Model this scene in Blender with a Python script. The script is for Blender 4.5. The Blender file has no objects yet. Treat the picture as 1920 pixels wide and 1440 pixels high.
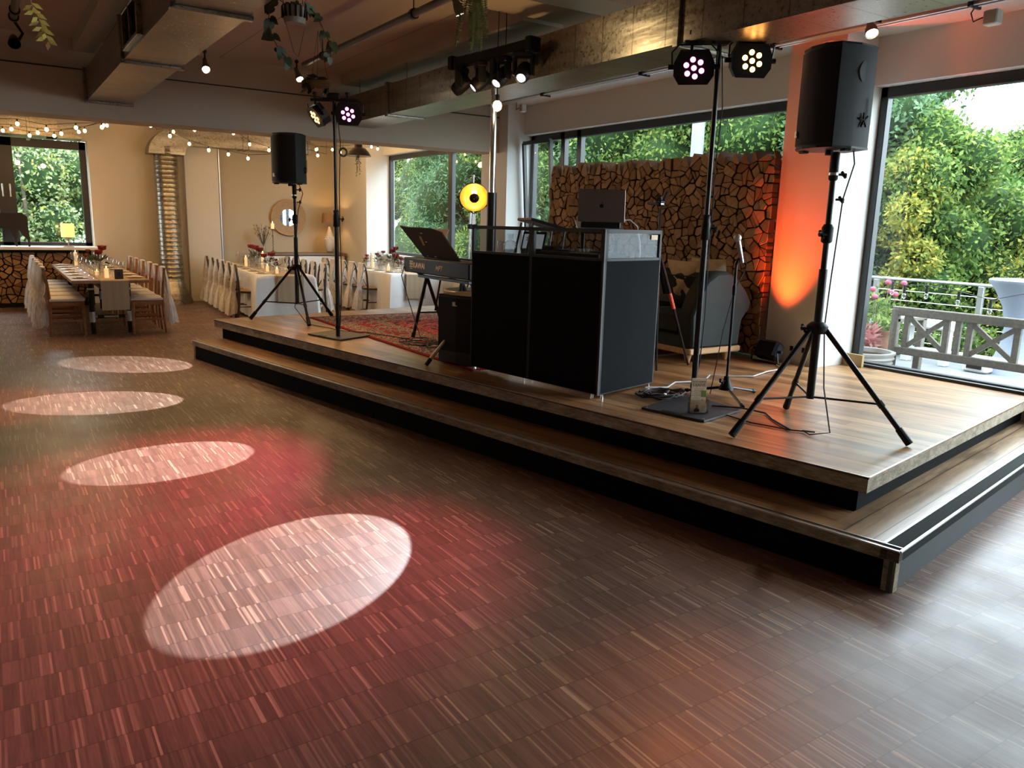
import bpy, math, random
import numpy as np
from mathutils import Vector, Matrix

SC = bpy.context.scene
COL = SC.collection
PI = math.pi
R = random.Random(7)

# ------------------------------------------------------------------ camera
cam_d = bpy.data.cameras.new('camera')
cam_d.sensor_width = 36
cam_d.lens = 1465.8 / 1920 * 36
cam_d.clip_end = 300
cam = bpy.data.objects.new('camera', cam_d)
COL.objects.link(cam)
_yaw, _pit, _rol = 0.585649, 0.199517, 0.0278208
fw = Vector((math.sin(_yaw) * math.cos(_pit), math.cos(_yaw) * math.cos(_pit), -math.sin(_pit)))
_r = Vector((math.cos(_yaw), -math.sin(_yaw), 0))
_u = _r.cross(fw)
cr = _r * math.cos(_rol) + _u * math.sin(_rol)
cu = -_r * math.sin(_rol) + _u * math.cos(_rol)
M = Matrix((cr, cu, -fw)).transposed().to_4x4()
M.translation = Vector((0, 0, 1.6))
cam.matrix_world = M
SC.camera = cam

# ------------------------------------------------------------------ world, exposure
w = bpy.data.worlds.new('overcast_sky')
SC.world = w
w.use_nodes = True
bg = w.node_tree.nodes['Background']
bg.inputs[0].default_value = (0.76, 0.89, 1.0, 1)
bg.inputs[1].default_value = 7.6
SC.view_settings.view_transform = 'Standard'
SC.view_settings.look = 'None'
SC.view_settings.gamma = 1
SC.view_settings.exposure = 0.75
SC.view_settings.use_curve_mapping = False
SC.cycles.use_denoising = True
SC.cycles.max_bounces = 8
SC.cycles.diffuse_bounces = 4
SC.cycles.glossy_bounces = 3
SC.cycles.transparent_max_bounces = 12
SC.cycles.transmission_bounces = 4
SC.cycles.caustics_reflective = False
SC.cycles.caustics_refractive = False
SC.cycles.sample_clamp_indirect = 4


def lamp(name, kind, loc, power, col, parent=None, size=0.05, target=None, angle=40, blend=0.3):
    d = bpy.data.lights.new(name, kind)
    d.energy = power
    d.color = col
    d.shadow_soft_size = size
    if kind == 'SPOT':
        d.spot_size = math.radians(angle)
        d.spot_blend = blend
    o = bpy.data.objects.new(name, d)
    COL.objects.link(o)
    o.location = loc
    if target is not None:
        v = Vector(target) - Vector(loc)
        o.rotation_euler = v.to_track_quat('-Z', 'Y').to_euler()
    if parent is not None:
        o.parent = parent
        o.matrix_parent_inverse = parent.matrix_basis.inverted()
    return o


# ------------------------------------------------------------------ materials
MATS = {}


def mat(name, col, rough=0.6, metal=0.0, noise=0.06, nscale=14.0, emit=0.0, ecol=None, spec=0.5, bump=0.0, alpha=1.0, coat=0.0,
        trans=0.0):
    if name in MATS:
        return MATS[name]
    m = bpy.data.materials.new(name)
    m.use_nodes = True
    nt = m.node_tree
    b = nt.nodes['Principled BSDF']
    b.inputs['Roughness'].default_value = rough
    b.inputs['Metallic'].default_value = metal
    b.inputs['Specular IOR Level'].default_value = spec
    b.inputs['Alpha'].default_value = alpha
    b.inputs['Coat Weight'].default_value = coat
    b.inputs['Transmission Weight'].default_value = trans
    tc = nt.nodes.new('ShaderNodeTexCoord')
    n = nt.nodes.new('ShaderNodeTexNoise')
    n.inputs['Scale'].default_value = nscale
    n.inputs['Detail'].default_value = 3
    nt.links.new(tc.outputs['Object'], n.inputs['Vector'])
    mx = nt.nodes.new('ShaderNodeMix')
    mx.data_type = 'RGBA'
    lo = tuple(max(0, c * (1 - noise * 1.6)) for c in col) + (1,)
    hi = tuple(min(1, c * (1 + noise * 1.6)) for c in col) + (1,)
    mx.inputs[6].default_value = lo
    mx.inputs[7].default_value = hi
    nt.links.new(n.outputs['Fac'], mx.inputs[0])
    nt.links.new(mx.outputs[2], b.inputs['Base Color'])
    if bump:
        bp = nt.nodes.new('ShaderNodeBump')
        bp.inputs['Strength'].default_value = bump
        bp.inputs['Distance'].default_value = 0.01
        nt.links.new(n.outputs['Fac'], bp.inputs['Height'])
        nt.links.new(bp.outputs['Normal'], b.inputs['Normal'])
    if emit:
        b.inputs['Emission Color'].default_value = tuple(ecol or col) + (1,)
        b.inputs['Emission Strength'].default_value = emit
    MATS[name] = m
    return m


class N:
    """tiny helper for node graphs"""

    def __init__(s, name):
        s.m = bpy.data.materials.new(name)
        s.m.use_nodes = True
        s.t = s.m.node_tree
        s.b = s.t.nodes['Principled BSDF']
        MATS[name] = s.m

    def n(s, typ, **kw):
        x = s.t.nodes.new('ShaderNode' + typ)
        for k, v in kw.items():
            if k.startswith('i_'):
                x.inputs[k[2:].replace('_', ' ')].default_value = v
            else:
                setattr(x, k, v)
        return x

    def l(s, a, b):
        s.t.links.new(a, b)

    def math(s, op, a, b=None):
        x = s.n('Math', operation=op)
        for i, v in enumerate((a, b)):
            if v is None:
                continue
            if isinstance(v, (int, float)):
                x.inputs[i].default_value = v
            else:
                s.l(v, x.inputs[i])
        return x.outputs[0]

    def ramp(s, fac, stops):
        x = s.n('ValToRGB')
        e = x.color_ramp.elements
        while len(e) < len(stops):
            e.new(0.5)
        for i, (p, c) in enumerate(stops):
            e[i].position = p
            e[i].color = tuple(c) + (1,)
        s.l(fac, x.inputs[0])
        return x.outputs[0]

    def mix(s, fac, a, b, mode='MIX'):
        x = s.n('Mix', data_type='RGBA', blend_type=mode)
        for i, v in ((0, fac), (6, a), (7, b)):
            if isinstance(v, (int, float)):
                x.inputs[i].default_value = v
            elif isinstance(v, tuple):
                x.inputs[i].default_value = v + (1,)
            else:
                s.l(v, x.inputs[i])
        return x.outputs[2]

    def xyz(s, src='Object', rot=0):
        tc = s.n('TexCoord')
        o = tc.outputs[src]
        if rot:
            mp = s.n('Mapping')
            mp.inputs['Rotation'].default_value = (0, 0, rot)
            s.l(o, mp.inputs['Vector'])
            o = mp.outputs[0]
        sp = s.n('SeparateXYZ')
        s.l(o, sp.inputs[0])
        return sp.outputs, o

    def white(s, a, b, c=0.0):
        cb = s.n('CombineXYZ')
        for i, v in enumerate((a, b, c)):
            if isinstance(v, (int, float)):
                cb.inputs[i].default_value = v
            else:
                s.l(v, cb.inputs[i])
        x = s.n('TexWhiteNoise', noise_dimensions='3D')
        s.l(cb.outputs[0], x.inputs['Vector'])
        return x.outputs['Value']

    def noise(s, vec, scale, detail=3, rough=0.5):
        x = s.n('TexNoise')
        x.inputs['Scale'].default_value = scale
        x.inputs['Detail'].default_value = detail
        x.inputs['Roughness'].default_value = rough
        s.l(vec, x.inputs['Vector'])
        return x.outputs['Fac']

    def scaled(s, vec, sx, sy, sz):
        mp = s.n('Mapping')
        mp.inputs['Scale'].default_value = (sx, sy, sz)
        s.l(vec, mp.inputs['Vector'])
        return mp.outputs[0]


def mk_parquet():
    g = N('industrial_parquet')
    (x, y, z), v = g.xyz()
    row = g.math('FLOOR', g.math('DIVIDE', y, 0.165))
    xs = g.math('ADD', x, g.math('MULTIPLY', g.white(row, 3.1), 0.03))
    cell = g.math('FLOOR', g.math('DIVIDE', xs, 0.024))
    thin = g.math('FLOOR', g.math('DIVIDE', xs, 0.008))
    a = g.white(cell, row)
    b = g.white(thin, row, 5.0)
    # most cells are one dark slat, some are split in thin slats
    pick = g.math('GREATER_THAN', g.white(cell, row, 9.0), 0.25)
    tone = g.mix(pick, a, b)
    a2 = g.math('MULTIPLY', a, 0.85)
    tone = g.mix(pick, a2, b)
    base = g.ramp(tone, [(0.0, (0.128, 0.066, 0.046)), (0.5, (0.180, 0.095, 0.066)), (0.82, (0.225, 0.125, 0.088)), (0.90, (0.30, 0.185, 0.125)), (1.0, (0.46, 0.30, 0.20))])
    gr = g.noise(g.scaled(v, 160, 9, 1), 1.0, 4, 0.6)
    base = g.mix(0.55, base, g.ramp(gr, [(0.3, (0.5, 0.5, 0.5)), (0.7, (1.15, 1.15, 1.15))]), 'MULTIPLY')
    # large-scale wear
    wear = g.noise(v, 0.55, 4)
    base = g.mix(0.5, base, g.ramp(wear, [(0.3, (0.75, 0.75, 0.78)), (0.7, (1.15, 1.1, 1.05))]), 'MULTIPLY')
    fy = g.math('FRACT', g.math('DIVIDE', y, 0.165))
    gap = g.math('LESS_THAN', fy, 0.02)
    base = g.mix(g.math('MULTIPLY', gap, 0.6), base, (0.02, 0.012, 0.008))
    g.l(base, g.b.inputs['Base Color'])
    rg = g.ramp(g.noise(v, 3.0, 4), [(0.3, (0.36, 0.36, 0.36)), (0.7, (0.48, 0.48, 0.48))])
    g.l(rg, g.b.inputs['Roughness'])
    bp = g.n('Bump')
    bp.inputs['Strength'].default_value = 0.12
    bp.inputs['Distance'].default_value = 0.002
    g.l(g.mix(0.5, tone, gr), bp.inputs['Height'])
    g.l(bp.outputs[0], g.b.inputs['Normal'])
    return g.m


def mk_planks(name, width, cols, rough=0.36, axis='y', dark=0.35):
    """boards run along local y (axis='y'); width across x"""
    g = N(name)
    (x, y, z), v = g.xyz()
    if axis == 'x':
        x, y = y, x
    cell = g.math('FLOOR', g.math('DIVIDE', x, width))
    yy = g.math('ADD', y, g.math('MULTIPLY', g.white(cell, 2.0), 2.7))
    seg = g.math('FLOOR', g.math('DIVIDE', yy, 2.4))
    t = g.white(cell, seg)
    base = g.ramp(t, [(0.0, cols[0]), (0.5, cols[1]), (1.0, cols[2])])
    sv = g.scaled(v, 40, 2.2, 1) if axis == 'y' else g.scaled(v, 2.2, 40, 1)
    gr = g.noise(sv, 1.0, 5, 0.65)
    base = g.mix(0.8, base, g.ramp(gr, [(0.3, (0.45, 0.42, 0.38)), (0.62, (1.12, 1.1, 1.08))]), 'MULTIPLY')
    sw = g.scaled(v, 7, 1.3, 1) if axis == 'y' else g.scaled(v, 1.3, 7, 1)
    st = g.noise(sw, 1.0, 3, 0.7)
    base = g.mix(0.55, base, g.ramp(st, [(0.37, (0.22, 0.19, 0.18)), (0.47, (1, 1, 1))]), 'MULTIPLY')
    f = g.math('FRACT', g.math('DIVIDE', x, width))
    gap = g.math('LESS_THAN', f, 0.05)
    base = g.mix(g.math('MULTIPLY', gap, 0.92), base, (0.02, 0.012, 0.008))
    g.l(base, g.b.inputs['Base Color'])
    g.b.inputs['Roughness'].default_value = rough
    bp = g.n('Bump')
    bp.inputs['Strength'].default_value = 0.2
    bp.inputs['Distance'].default_value = 0.003
    g.l(gr, bp.inputs['Height'])
    g.l(bp.outputs[0], g.b.inputs['Normal'])
    return g.m


def mk_wood(name, c0, c1, rough=0.4, sc=(3, 30, 30)):
    g = N(name)
    _, v = g.xyz()
    gr = g.noise(g.scaled(v, *sc), 1.0, 4, 0.6)
    g.l(g.ramp(gr, [(0.3, c0), (0.7, c1)]), g.b.inputs['Base Color'])
    g.b.inputs['Roughness'].default_value = rough
    return g.m


def mk_osb(name, c0, c1, c2):
    g = N(name)
    _, v = g.xyz()
    a = g.noise(g.scaled(v, 45, 14, 90), 1.0, 4, 0.75)
    b = g.noise(g.scaled(v, 9, 5, 12), 1.0, 4, 0.7)
    c = g.mix(0.5, a, b)
    g.l(g.ramp(c, [(0.34, c0), (0.5, c1), (0.68, c2)]), g.b.inputs['Base Color'])
    g.b.inputs['Roughness'].default_value = 0.75
    bp = g.n('Bump')
    bp.inputs['Strength'].default_value = 0.5
    bp.inputs['Distance'].default_value = 0.004
    g.l(a, bp.inputs['Height'])
    g.l(bp.outputs[0], g.b.inputs['Normal'])
    return g.m


def mk_galv():
    g = N('galvanised_sheet')
    _, v = g.xyz()
    a = g.noise(v, 38, 5, 0.7)
    b = g.noise(g.scaled(v, 2, 1.2, 9), 1.0, 3)
    y_ = g.xyz()[0][1]
    seam = g.math('LESS_THAN', g.math('FRACT', g.math('DIVIDE', y_, 0.33)), 0.035)
    g.l(g.ramp(g.mix(0.5, a, g.math('SUBTRACT', b, g.math('MULTIPLY', seam, 0.35))), [(0.35, (0.17, 0.15, 0.12)), (0.65, (0.42, 0.385, 0.33))]), g.b.inputs['Base Color'])
    g.b.inputs['Metallic'].default_value = 0.9
    g.l(g.ramp(a, [(0.3, (0.24,) * 3), (0.7, (0.42,) * 3)]), g.b.inputs['Roughness'])
    bp = g.n('Bump')
    bp.inputs['Strength'].default_value = 0.25
    bp.inputs['Distance'].default_value = 0.02
    g.l(b, bp.inputs['Height'])
    g.l(bp.outputs[0], g.b.inputs['Normal'])
    return g.m


def mk_rug():
    """woven oriental rug, local x across the width W, y along the length L"""
    g = N('oriental_rug')
    (x, y, z), v = g.xyz()
    W, L = 2.72, 3.98
    dx = g.math('MINIMUM', x, g.math('SUBTRACT', W, x))
    dy = g.math('MINIMUM', y, g.math('SUBTRACT', L, y))
    d = g.math('MINIMUM', dx, dy)
    vo = g.n('TexVoronoi')
    vo.inputs['Scale'].default_value = 13
    g.l(v, vo.inputs['Vector'])
    vo2 = g.n('TexVoronoi')
    vo2.inputs['Scale'].default_value = 30
    g.l(v, vo2.inputs['Vector'])
    wv = g.noise(v, 22, 4, 0.7)
    red, dred, navy, cream, tan = (0.36, 0.022, 0.025), (0.18, 0.012, 0.015), (0.02, 0.022, 0.035), (0.50, 0.36, 0.24), (0.46, 0.25, 0.17)
    field = g.ramp(g.mix(0.45, vo.outputs['Distance'], wv), [(0.20, dred), (0.34, red), (0.46, red), (0.49, cream), (0.53, red), (0.64, navy)])
    band = g.ramp(g.mix(0.4, vo2.outputs['Distance'], wv), [(0.25, cream), (0.37, tan), (0.42, navy), (0.52, navy), (0.56, tan)])
    mid = g.ramp(g.mix(0.5, vo.outputs['Distance'], wv), [(0.26, tan), (0.36, navy), (0.45, cream), (0.50, navy), (0.58, red)])
    c = g.mix(g.math('GREATER_THAN', d, 0.70), g.mix(g.math('GREATER_THAN', d, 0.30), band, mid), field)
    c = g.mix(g.math('LESS_THAN', g.math('ABSOLUTE', g.math('SUBTRACT', d, 0.62)), 0.07), c, band)
    c = g.mix(g.math('LESS_THAN', d, 0.05), c, (0.23, 0.008, 0.014))
    g.l(c, g.b.inputs['Base Color'])
    g.b.inputs['Roughness'].default_value = 0.95
    g.b.inputs['Specular IOR Level'].default_value = 0.1
    return g.m


def mk_ceiling():
    g = N('perforated_ceiling_panel')
    (x, y, z), v = g.xyz()
    s = g.math('SINE', g.math('MULTIPLY', x, 2 * PI / 0.035))
    s2 = g.math('SINE', g.math('MULTIPLY', y, 2 * PI / 0.035))
    h = g.math('MULTIPLY', s, s2)
    seam = g.math('LESS_THAN', g.math('FRACT', g.math('DIVIDE', x, 1.2)), 0.01)
    c = g.ramp(g.math('ADD', g.math('MULTIPLY', h, 0.5), 0.5), [(0.0, (0.42, 0.36, 0.30)), (0.6, (0.55, 0.48, 0.41))])
    c = g.mix(g.math('MULTIPLY', seam, 0.6), c, (0.1, 0.08, 0.06))
    g.l(c, g.b.inputs['Base Color'])
    g.b.inputs['Roughness'].default_value = 0.8
    return g.m


def mk_leaf(name, stops):
    g = N(name)
    ge = g.n('NewGeometry')
    c = g.ramp(ge.outputs['Random Per Island'], stops)
    g.l(c, g.b.inputs['Base Color'])
    g.b.inputs['Roughness'].default_value = 0.6
    g.b.inputs['Specular IOR Level'].default_value = 0.25
    tr = g.n('BsdfTranslucent')
    g.l(c, tr.inputs[0])
    ms = g.n('MixShader')
    ms.inputs[0].default_value = 0.45
    g.l(g.b.outputs[0], ms.inputs[1])
    g.l(tr.outputs[0], ms.inputs[2])
    out = [n for n in g.t.nodes if n.type == 'OUTPUT_MATERIAL'][0]
    g.l(ms.outputs[0], out.inputs[0])
    return g.m


def mk_glass(name, tint=(1, 1, 1), refl=1.0):
    """thin clear pane: see-through plus fresnel reflection"""
    g = N(name)
    g.t.nodes.remove(g.b)
    tr = g.n('BsdfTransparent')
    tr.inputs[0].default_value = tint + (1,)
    gl = g.n('BsdfGlossy')
    gl.inputs['Roughness'].default_value = 0.02
    lw = g.n('LayerWeight')
    fr = g.math('ADD', g.math('MULTIPLY', g.math('POWER', lw.outputs['Facing'], 4.0), 0.8), 0.045)
    ms = g.n('MixShader')
    g.l(g.math('MULTIPLY', fr, refl), ms.inputs[0])
    g.l(tr.outputs[0], ms.inputs[1])
    g.l(gl.outputs[0], ms.inputs[2])
    out = [n for n in g.t.nodes if n.type == 'OUTPUT_MATERIAL'][0]
    g.l(ms.outputs[0], out.inputs[0])
    return g.m


def mk_sheer(name, col, op=0.7):
    g = N(name)
    _, v = g.xyz()
    nz = g.noise(g.scaled(v, 60, 60, 6), 1.0, 3)
    g.b.inputs['Base Color'].default_value = col + (1,)
    g.b.inputs['Roughness'].default_value = 0.9
    g.l(g.ramp(nz, [(0.3, (op - 0.2,) * 3), (0.7, (min(1, op + 0.2),) * 3)]), g.b.inputs['Alpha'])
    return g.m


def mk_log(name, c0, c1):
    g = N(name)
    ob = g.n('ObjectInfo')
    ge = g.n('NewGeometry')
    _, v = g.xyz()
    n1 = g.noise(v, 24, 4, 0.7)
    rnd = g.math('FRACT', g.math('ADD', ob.outputs['Random'], ge.outputs['Random Per Island']))
    c = g.ramp(rnd, [(0.0, c0), (1.0, c1)])
    c = g.mix(0.6, c, g.ramp(n1, [(0.3, (0.6, 0.55, 0.5)), (0.65, (1.1, 1.08, 1.05))]), 'MULTIPLY')
    g.l(c, g.b.inputs['Base Color'])
    g.b.inputs['Roughness'].default_value = 0.85
    g.b.inputs['Specular IOR Level'].default_value = 0.2
    return g.m


PARQ = mk_parquet()
DECK = mk_planks('worn_pine_deck', 0.125, [(0.24, 0.11, 0.042), (0.38, 0.195, 0.080), (0.52, 0.30, 0.14)], 0.31)
TREAD = mk_planks('worn_pine_tread', 0.165, [(0.26, 0.125, 0.048), (0.33, 0.17, 0.07), (0.40, 0.22, 0.10)], 0.42)
OSB = mk_osb('rough_board_edge', (0.10, 0.080, 0.055), (0.32, 0.26, 0.18), (0.58, 0.49, 0.37))
GALV = mk_galv()
CEIL = mk_ceiling()
WALLM = mat('cream_plaster', (0.70, 0.62, 0.50), 0.85, noise=0.02, nscale=3)
WALLW = mat('white_plaster', (0.74, 0.73, 0.70), 0.85, noise=0.02, nscale=3)
BEIGE = mat('beige_panel_paint', (0.52, 0.45, 0.33), 0.85, noise=0.02, nscale=3)
BULK = mat('greige_plaster', (0.50, 0.425, 0.335), 0.85, noise=0.02, nscale=3)
FRAME = mat('anthracite_window_frame', (0.020, 0.022, 0.024), 0.4)
FRAMEB = mat('dark_brown_window_frame', (0.022, 0.014, 0.010), 0.4)
BLK = mat('black_plastic', (0.007, 0.007, 0.008), 0.5, noise=0.2, nscale=60, spec=.25)
BLKM = mat('black_metal', (0.012, 0.012, 0.013), 0.32, metal=0.3)
BLKF = mat('black_stretch_fabric', (0.006, 0.006, 0.007), 0.95, spec=0.1)
GRYF = mat('charcoal_stretch_fabric', (0.016, 0.017, 0.018), 0.95, spec=0.05)
CHROME = mat('chrome', (0.75, 0.75, 0.75), 0.15, metal=1.0)
ALU = mat('brushed_aluminium', (0.55, 0.56, 0.57), 0.35, metal=1.0)
STEELD = mat('dull_steel_tube', (0.16, 0.145, 0.125), 0.45, metal=0.7)
PANE = mk_glass('window_pane', (0.97, 1.0, 0.98))
CLEAR = mk_glass('drinking_glass', (0.93, 0.93, 0.93), 3.2)
ACRY = mk_glass('clear_acrylic', (0.62, 0.65, 0.67), 0.28)
TULLE = mk_sheer('white_tulle', (0.86, 0.82, 0.76), 0.72)
RUG = mk_rug()
LOGM = mk_log('split_log_face', (0.24, 0.135, 0.068), (0.48, 0.30, 0.165))
LOGD = mat('log_gap_shade_and_soil', (0.022, 0.011, 0.007), 0.95, spec=0.1)  # near-black colour for the shade in the log gaps; also pot soil
CHWOOD = mk_wood('honey_chair_wood', (0.22, 0.085, 0.028), (0.36, 0.16, 0.06), 0.4, (4, 4, 25))
DKWOOD = mk_wood('dark_chair_wood', (0.020, 0.010, 0.007), (0.045, 0.024, 0.016), 0.35)
TBWOOD = mk_wood('oak_table_wood', (0.26, 0.15, 0.075), (0.42, 0.26, 0.14), 0.4, (25, 3, 25))
PALEW = mk_wood('pale_beech', (0.45, 0.25, 0.11), (0.58, 0.34, 0.17), 0.45)
WCLOTH = mat('white_tablecloth', (0.78, 0.78, 0.77), 0.8, noise=0.03)
RUNNER = mat('natural_linen_runner', (0.48, 0.38, 0.25), 0.9, nscale=90, noise=0.1)
CUSH = mat('off_white_seat_pad', (0.72, 0.68, 0.62), 0.85)
LEATH = mat('grey_green_leather', (0.024, 0.030, 0.028), 0.6, noise=0.15, nscale=9, bump=0.1, spec=.18)
WAX = mat('ivory_candle_wax', (0.85, 0.72, 0.5), 0.5, emit=0.5, ecol=(1, 0.6, 0.25))
FLAME = mat('candle_flame', (1, 0.7, 0.3), 0.5, emit=9, ecol=(1, 0.62, 0.22))
BULBW = mat('warm_glowing_bulb', (1, 0.8, 0.5), 0.4, emit=20, ecol=(1, 0.60, 0.24))
SPOTW = mat('warm_white_spot_lens', (1, 0.9, 0.8), 0.4, emit=22, ecol=(1, 0.88, 0.66))
COLDW = mat('cold_white_beam_lens', (1, 1, 1), 0.4, emit=14, ecol=(0.9, 0.95, 1))
PINKL = mat('pink_led', (1, 0.5, 0.8), 0.4, emit=6, ecol=(1, 0.13, 0.52))
AMBL = mat('amber_led', (1, 0.8, 0.4), 0.4, emit=9, ecol=(1, 0.42, 0.09))
ROSE = mat('dark_red_petals', (0.19, 0.012, 0.02), 0.7, noise=0.3, nscale=60)
PINKP = mat('pink_petals', (0.40, 0.07, 0.12), 0.7, noise=0.25, nscale=60)
GREENS = mat('bouquet_leaves', (0.05, 0.09, 0.035), 0.6, noise=0.4, nscale=40)
IVY = mat('dark_ivy_leaf', (0.022, 0.040, 0.016), 0.5, noise=0.4, nscale=30)
FERN = mat('fern_frond_green', (0.19, 0.21, 0.05), 0.6, noise=0.3, nscale=30)
LEAFLIT = mat('yellow_green_leaf', (0.55, 0.50, 0.14), 0.6, noise=0.3, nscale=30)
PORC = mat('white_ceramic', (0.78, 0.77, 0.74), 0.3)
WHITEP = mat('white_plastic', (0.7, 0.69, 0.66), 0.5)
BURLAP = mat('woven_natural_shade', (0.36, 0.20, 0.09), 0.9, noise=0.3, nscale=80)
TERRA = mat('terracotta', (0.26, 0.13, 0.07), 0.8, noise=0.15)
OUTW = mk_wood('weathered_grey_wood', (0.11, 0.095, 0.078), (0.17, 0.145, 0.12), 0.8)
OUTF = mat('pale_terrace_paving', (0.17, 0.18, 0.19), 0.7, noise=0.08, nscale=4)
BROWNM = mat('bronze_number_block', (0.075, 0.05, 0.03), 0.5)
GOLD = mat('gold_dish_inside', (0.9, 0.6, 0.12), 0.35, metal=0.6)
STRINGM = mat('dark_cable', (0.010, 0.008, 0.008), 0.6)
PAPER = mat('cream_paper', (0.78, 0.62, 0.45), 0.8, noise=0.02)
TXT = mat('brown_print', (0.16, 0.11, 0.07), 0.8)
BARK = mat('tree_bark', (0.10, 0.075, 0.055), 0.9, noise=0.3)


# ------------------------------------------------------------------ mesh building
def V3(*a):
    return Vector(a)


class MB:
    def __init__(s):
        s.v = []
        s.f = []
        s.mi = []
        s.cur = 0

    def add(s, vs, fs):
        k = len(s.v)
        s.v += [tuple(p) for p in vs]
        s.f += [tuple(i + k for i in f) for f in fs]
        s.mi += [s.cur] * len(fs)
        return s

    def box(s, c, d, rz=0.0, bev=0.0, rot=None):
        cx, cy, cz = c
        x, y, z = d[0] / 2, d[1] / 2, d[2] / 2
        q = rot if rot is not None else Matrix.Rotation(rz, 3, 'Z')
        if bev <= 0:
            P = [V3(i * x, j * y, k * z) for k in (-1, 1) for j in (-1, 1) for i in (-1, 1)]
            F = [(0, 2, 3, 1), (4, 5, 7, 6), (0, 1, 5, 4), (2, 6, 7, 3), (0, 4, 6, 2), (1, 3, 7, 5)]
            return s.add([q @ p + V3(cx, cy, cz) for p in P], F)
        b = min(bev, x * .49, y * .49, z * .49)
        P = []
        for (zz, inset) in ((-z, b), (-z + b, 0), (z - b, 0), (z, b)):
            for (ax, ay) in ((-1, -1), (1, -1), (1, 1), (-1, 1)):
                xx, yy = x - inset, y - inset
                if ax * ay > 0:
                    P += [V3(ax * xx, ay * (yy - b), zz), V3(ax * (xx - b), ay * yy, zz)]
                else:
                    P += [V3(ax * (xx - b), ay * yy, zz), V3(ax * xx, ay * (yy - b), zz)]
        # order loop correctly
        F = []
        for k in range(3):
            for i in range(8):
                a, c2 = k * 8 + i, k * 8 + (i + 1) % 8
                F.append((a, c2, c2 + 8, a + 8))
        F.append(tuple(range(7, -1, -1)))
        F.append(tuple(range(24, 32)))
        return s.add([q @ p + V3(cx, cy, cz) for p in P], F)

    def prism(s, poly, z0, z1, mtx=None):
        n = len(poly)
        P = [V3(x, y, z0) for x, y in poly] + [V3(x, y, z1) for x, y in poly]
        if mtx is not None:
            P = [mtx @ p for p in P]
        F = [tuple(range(n - 1, -1, -1)), tuple(range(n, 2 * n))] + [(i, (i + 1) % n, n + (i + 1) % n, n + i) for i in range(n)]
        return s.add(P, F)

    def cyl(s, p0, p1, r0, r1=None, n=12, cap=True):
        r1 = r0 if r1 is None else r1
        p0, p1 = Vector(p0), Vector(p1)
        d = (p1 - p0)
        if d.length < 1e-6:
            return s
        d.normalize()
        a = d.orthogonal().normalized()
        b = d.cross(a)
        P = []
        for p, r in ((p0, r0), (p1, r1)):
            for i in range(n):
                t = 2 * PI * i / n
                P.append(p + (a * math.cos(t) + b * math.sin(t)) * r)
        F = [(i, (i + 1) % n, n + (i + 1) % n, n + i) for i in range(n)]
        if cap:
            F += [tuple(range(n - 1, -1, -1)), tuple(range(n, 2 * n))]
        return s.add(P, F)

    def lathe(s, prof, n=20, o=(0, 0, 0), mtx=None, closed=False):
        P = []
        for r, z in prof:
            for i in range(n):
                t = 2 * PI * i / n
                p = V3(r * math.cos(t), r * math.sin(t), z)
                if mtx is not None:
                    p = mtx @ p
                P.append(p + Vector(o))
        F = []
        for k in range(len(prof) - 1):
            for i in range(n):
                a, b = k * n + i, k * n + (i + 1) % n
                F.append((a, b, b + n, a + n))
        if closed:
            F.append(tuple(range(n - 1, -1, -1)))
            F.append(tuple(range((len(prof) - 1) * n, len(prof) * n)))
        return s.add(P, F)

    def ball(s, c, r, n=12, m=8, sc=(1, 1, 1)):
        pr = [(math.sin(PI * k / m) * r, -math.cos(PI * k / m) * r) for k in range(m + 1)]
        pr[0] = (1e-4, -r)
        pr[-1] = (1e-4, r)
        return s.lathe(pr, n, c, Matrix.Diagonal(Vector(sc)).to_3x3())

    def tube(s, pts, r, n=8, cap=True):
        pts = [Vector(p) for p in pts]
        rs = r if isinstance(r, (list, tuple)) else [r] * len(pts)
        P = []
        prev = None
        for i, p in enumerate(pts):
            d = (pts[min(i + 1, len(pts) - 1)] - pts[max(i - 1, 0)])
            if d.length < 1e-9:
                d = V3(0, 0, 1)
            d.normalize()
            a = (prev - d * prev.dot(d)) if prev is not None else d.orthogonal()
            if a.length < 1e-6:
                a = d.orthogonal()
            a.normalize()
            prev = a
            b = d.cross(a)
            for k in range(n):
                t = 2 * PI * k / n
                P.append(p + (a * math.cos(t) + b * math.sin(t)) * rs[i])
        F = []
        for i in range(len(pts) - 1):
            for k in range(n):
                a, b = i * n + k, i * n + (k + 1) % n
                F.append((a, b, b + n, a + n))
        if cap:
            F += [tuple(range(n - 1, -1, -1)), tuple(range((len(pts) - 1) * n, len(pts) * n))]
        return s.add(P, F)

    def grid(s, rows, close=False):
        """rows: list of lists of points"""
        n = len(rows[0])
        P = [p for r in rows for p in r]
        F = []
        for i in range(len(rows) - 1):
            for k in range(n if close else n - 1):
                a, b = i * n + k, i * n + (k + 1) % n
                F.append((a, b, b + n, a + n))
        return s.add(P, F)

    def quad(s, *p):
        return s.add(p, [tuple(range(len(p)))])

    def leaf(s, c, d, nrm, L, W):
        d = Vector(d).normalized()
        sd = d.cross(Vector(nrm)).normalized()
        c = Vector(c)
        return s.add([c, c + d * L * .45 + sd * W / 2, c + d * L, c + d * L * .45 - sd * W / 2], [(0, 1, 2, 3)])

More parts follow.
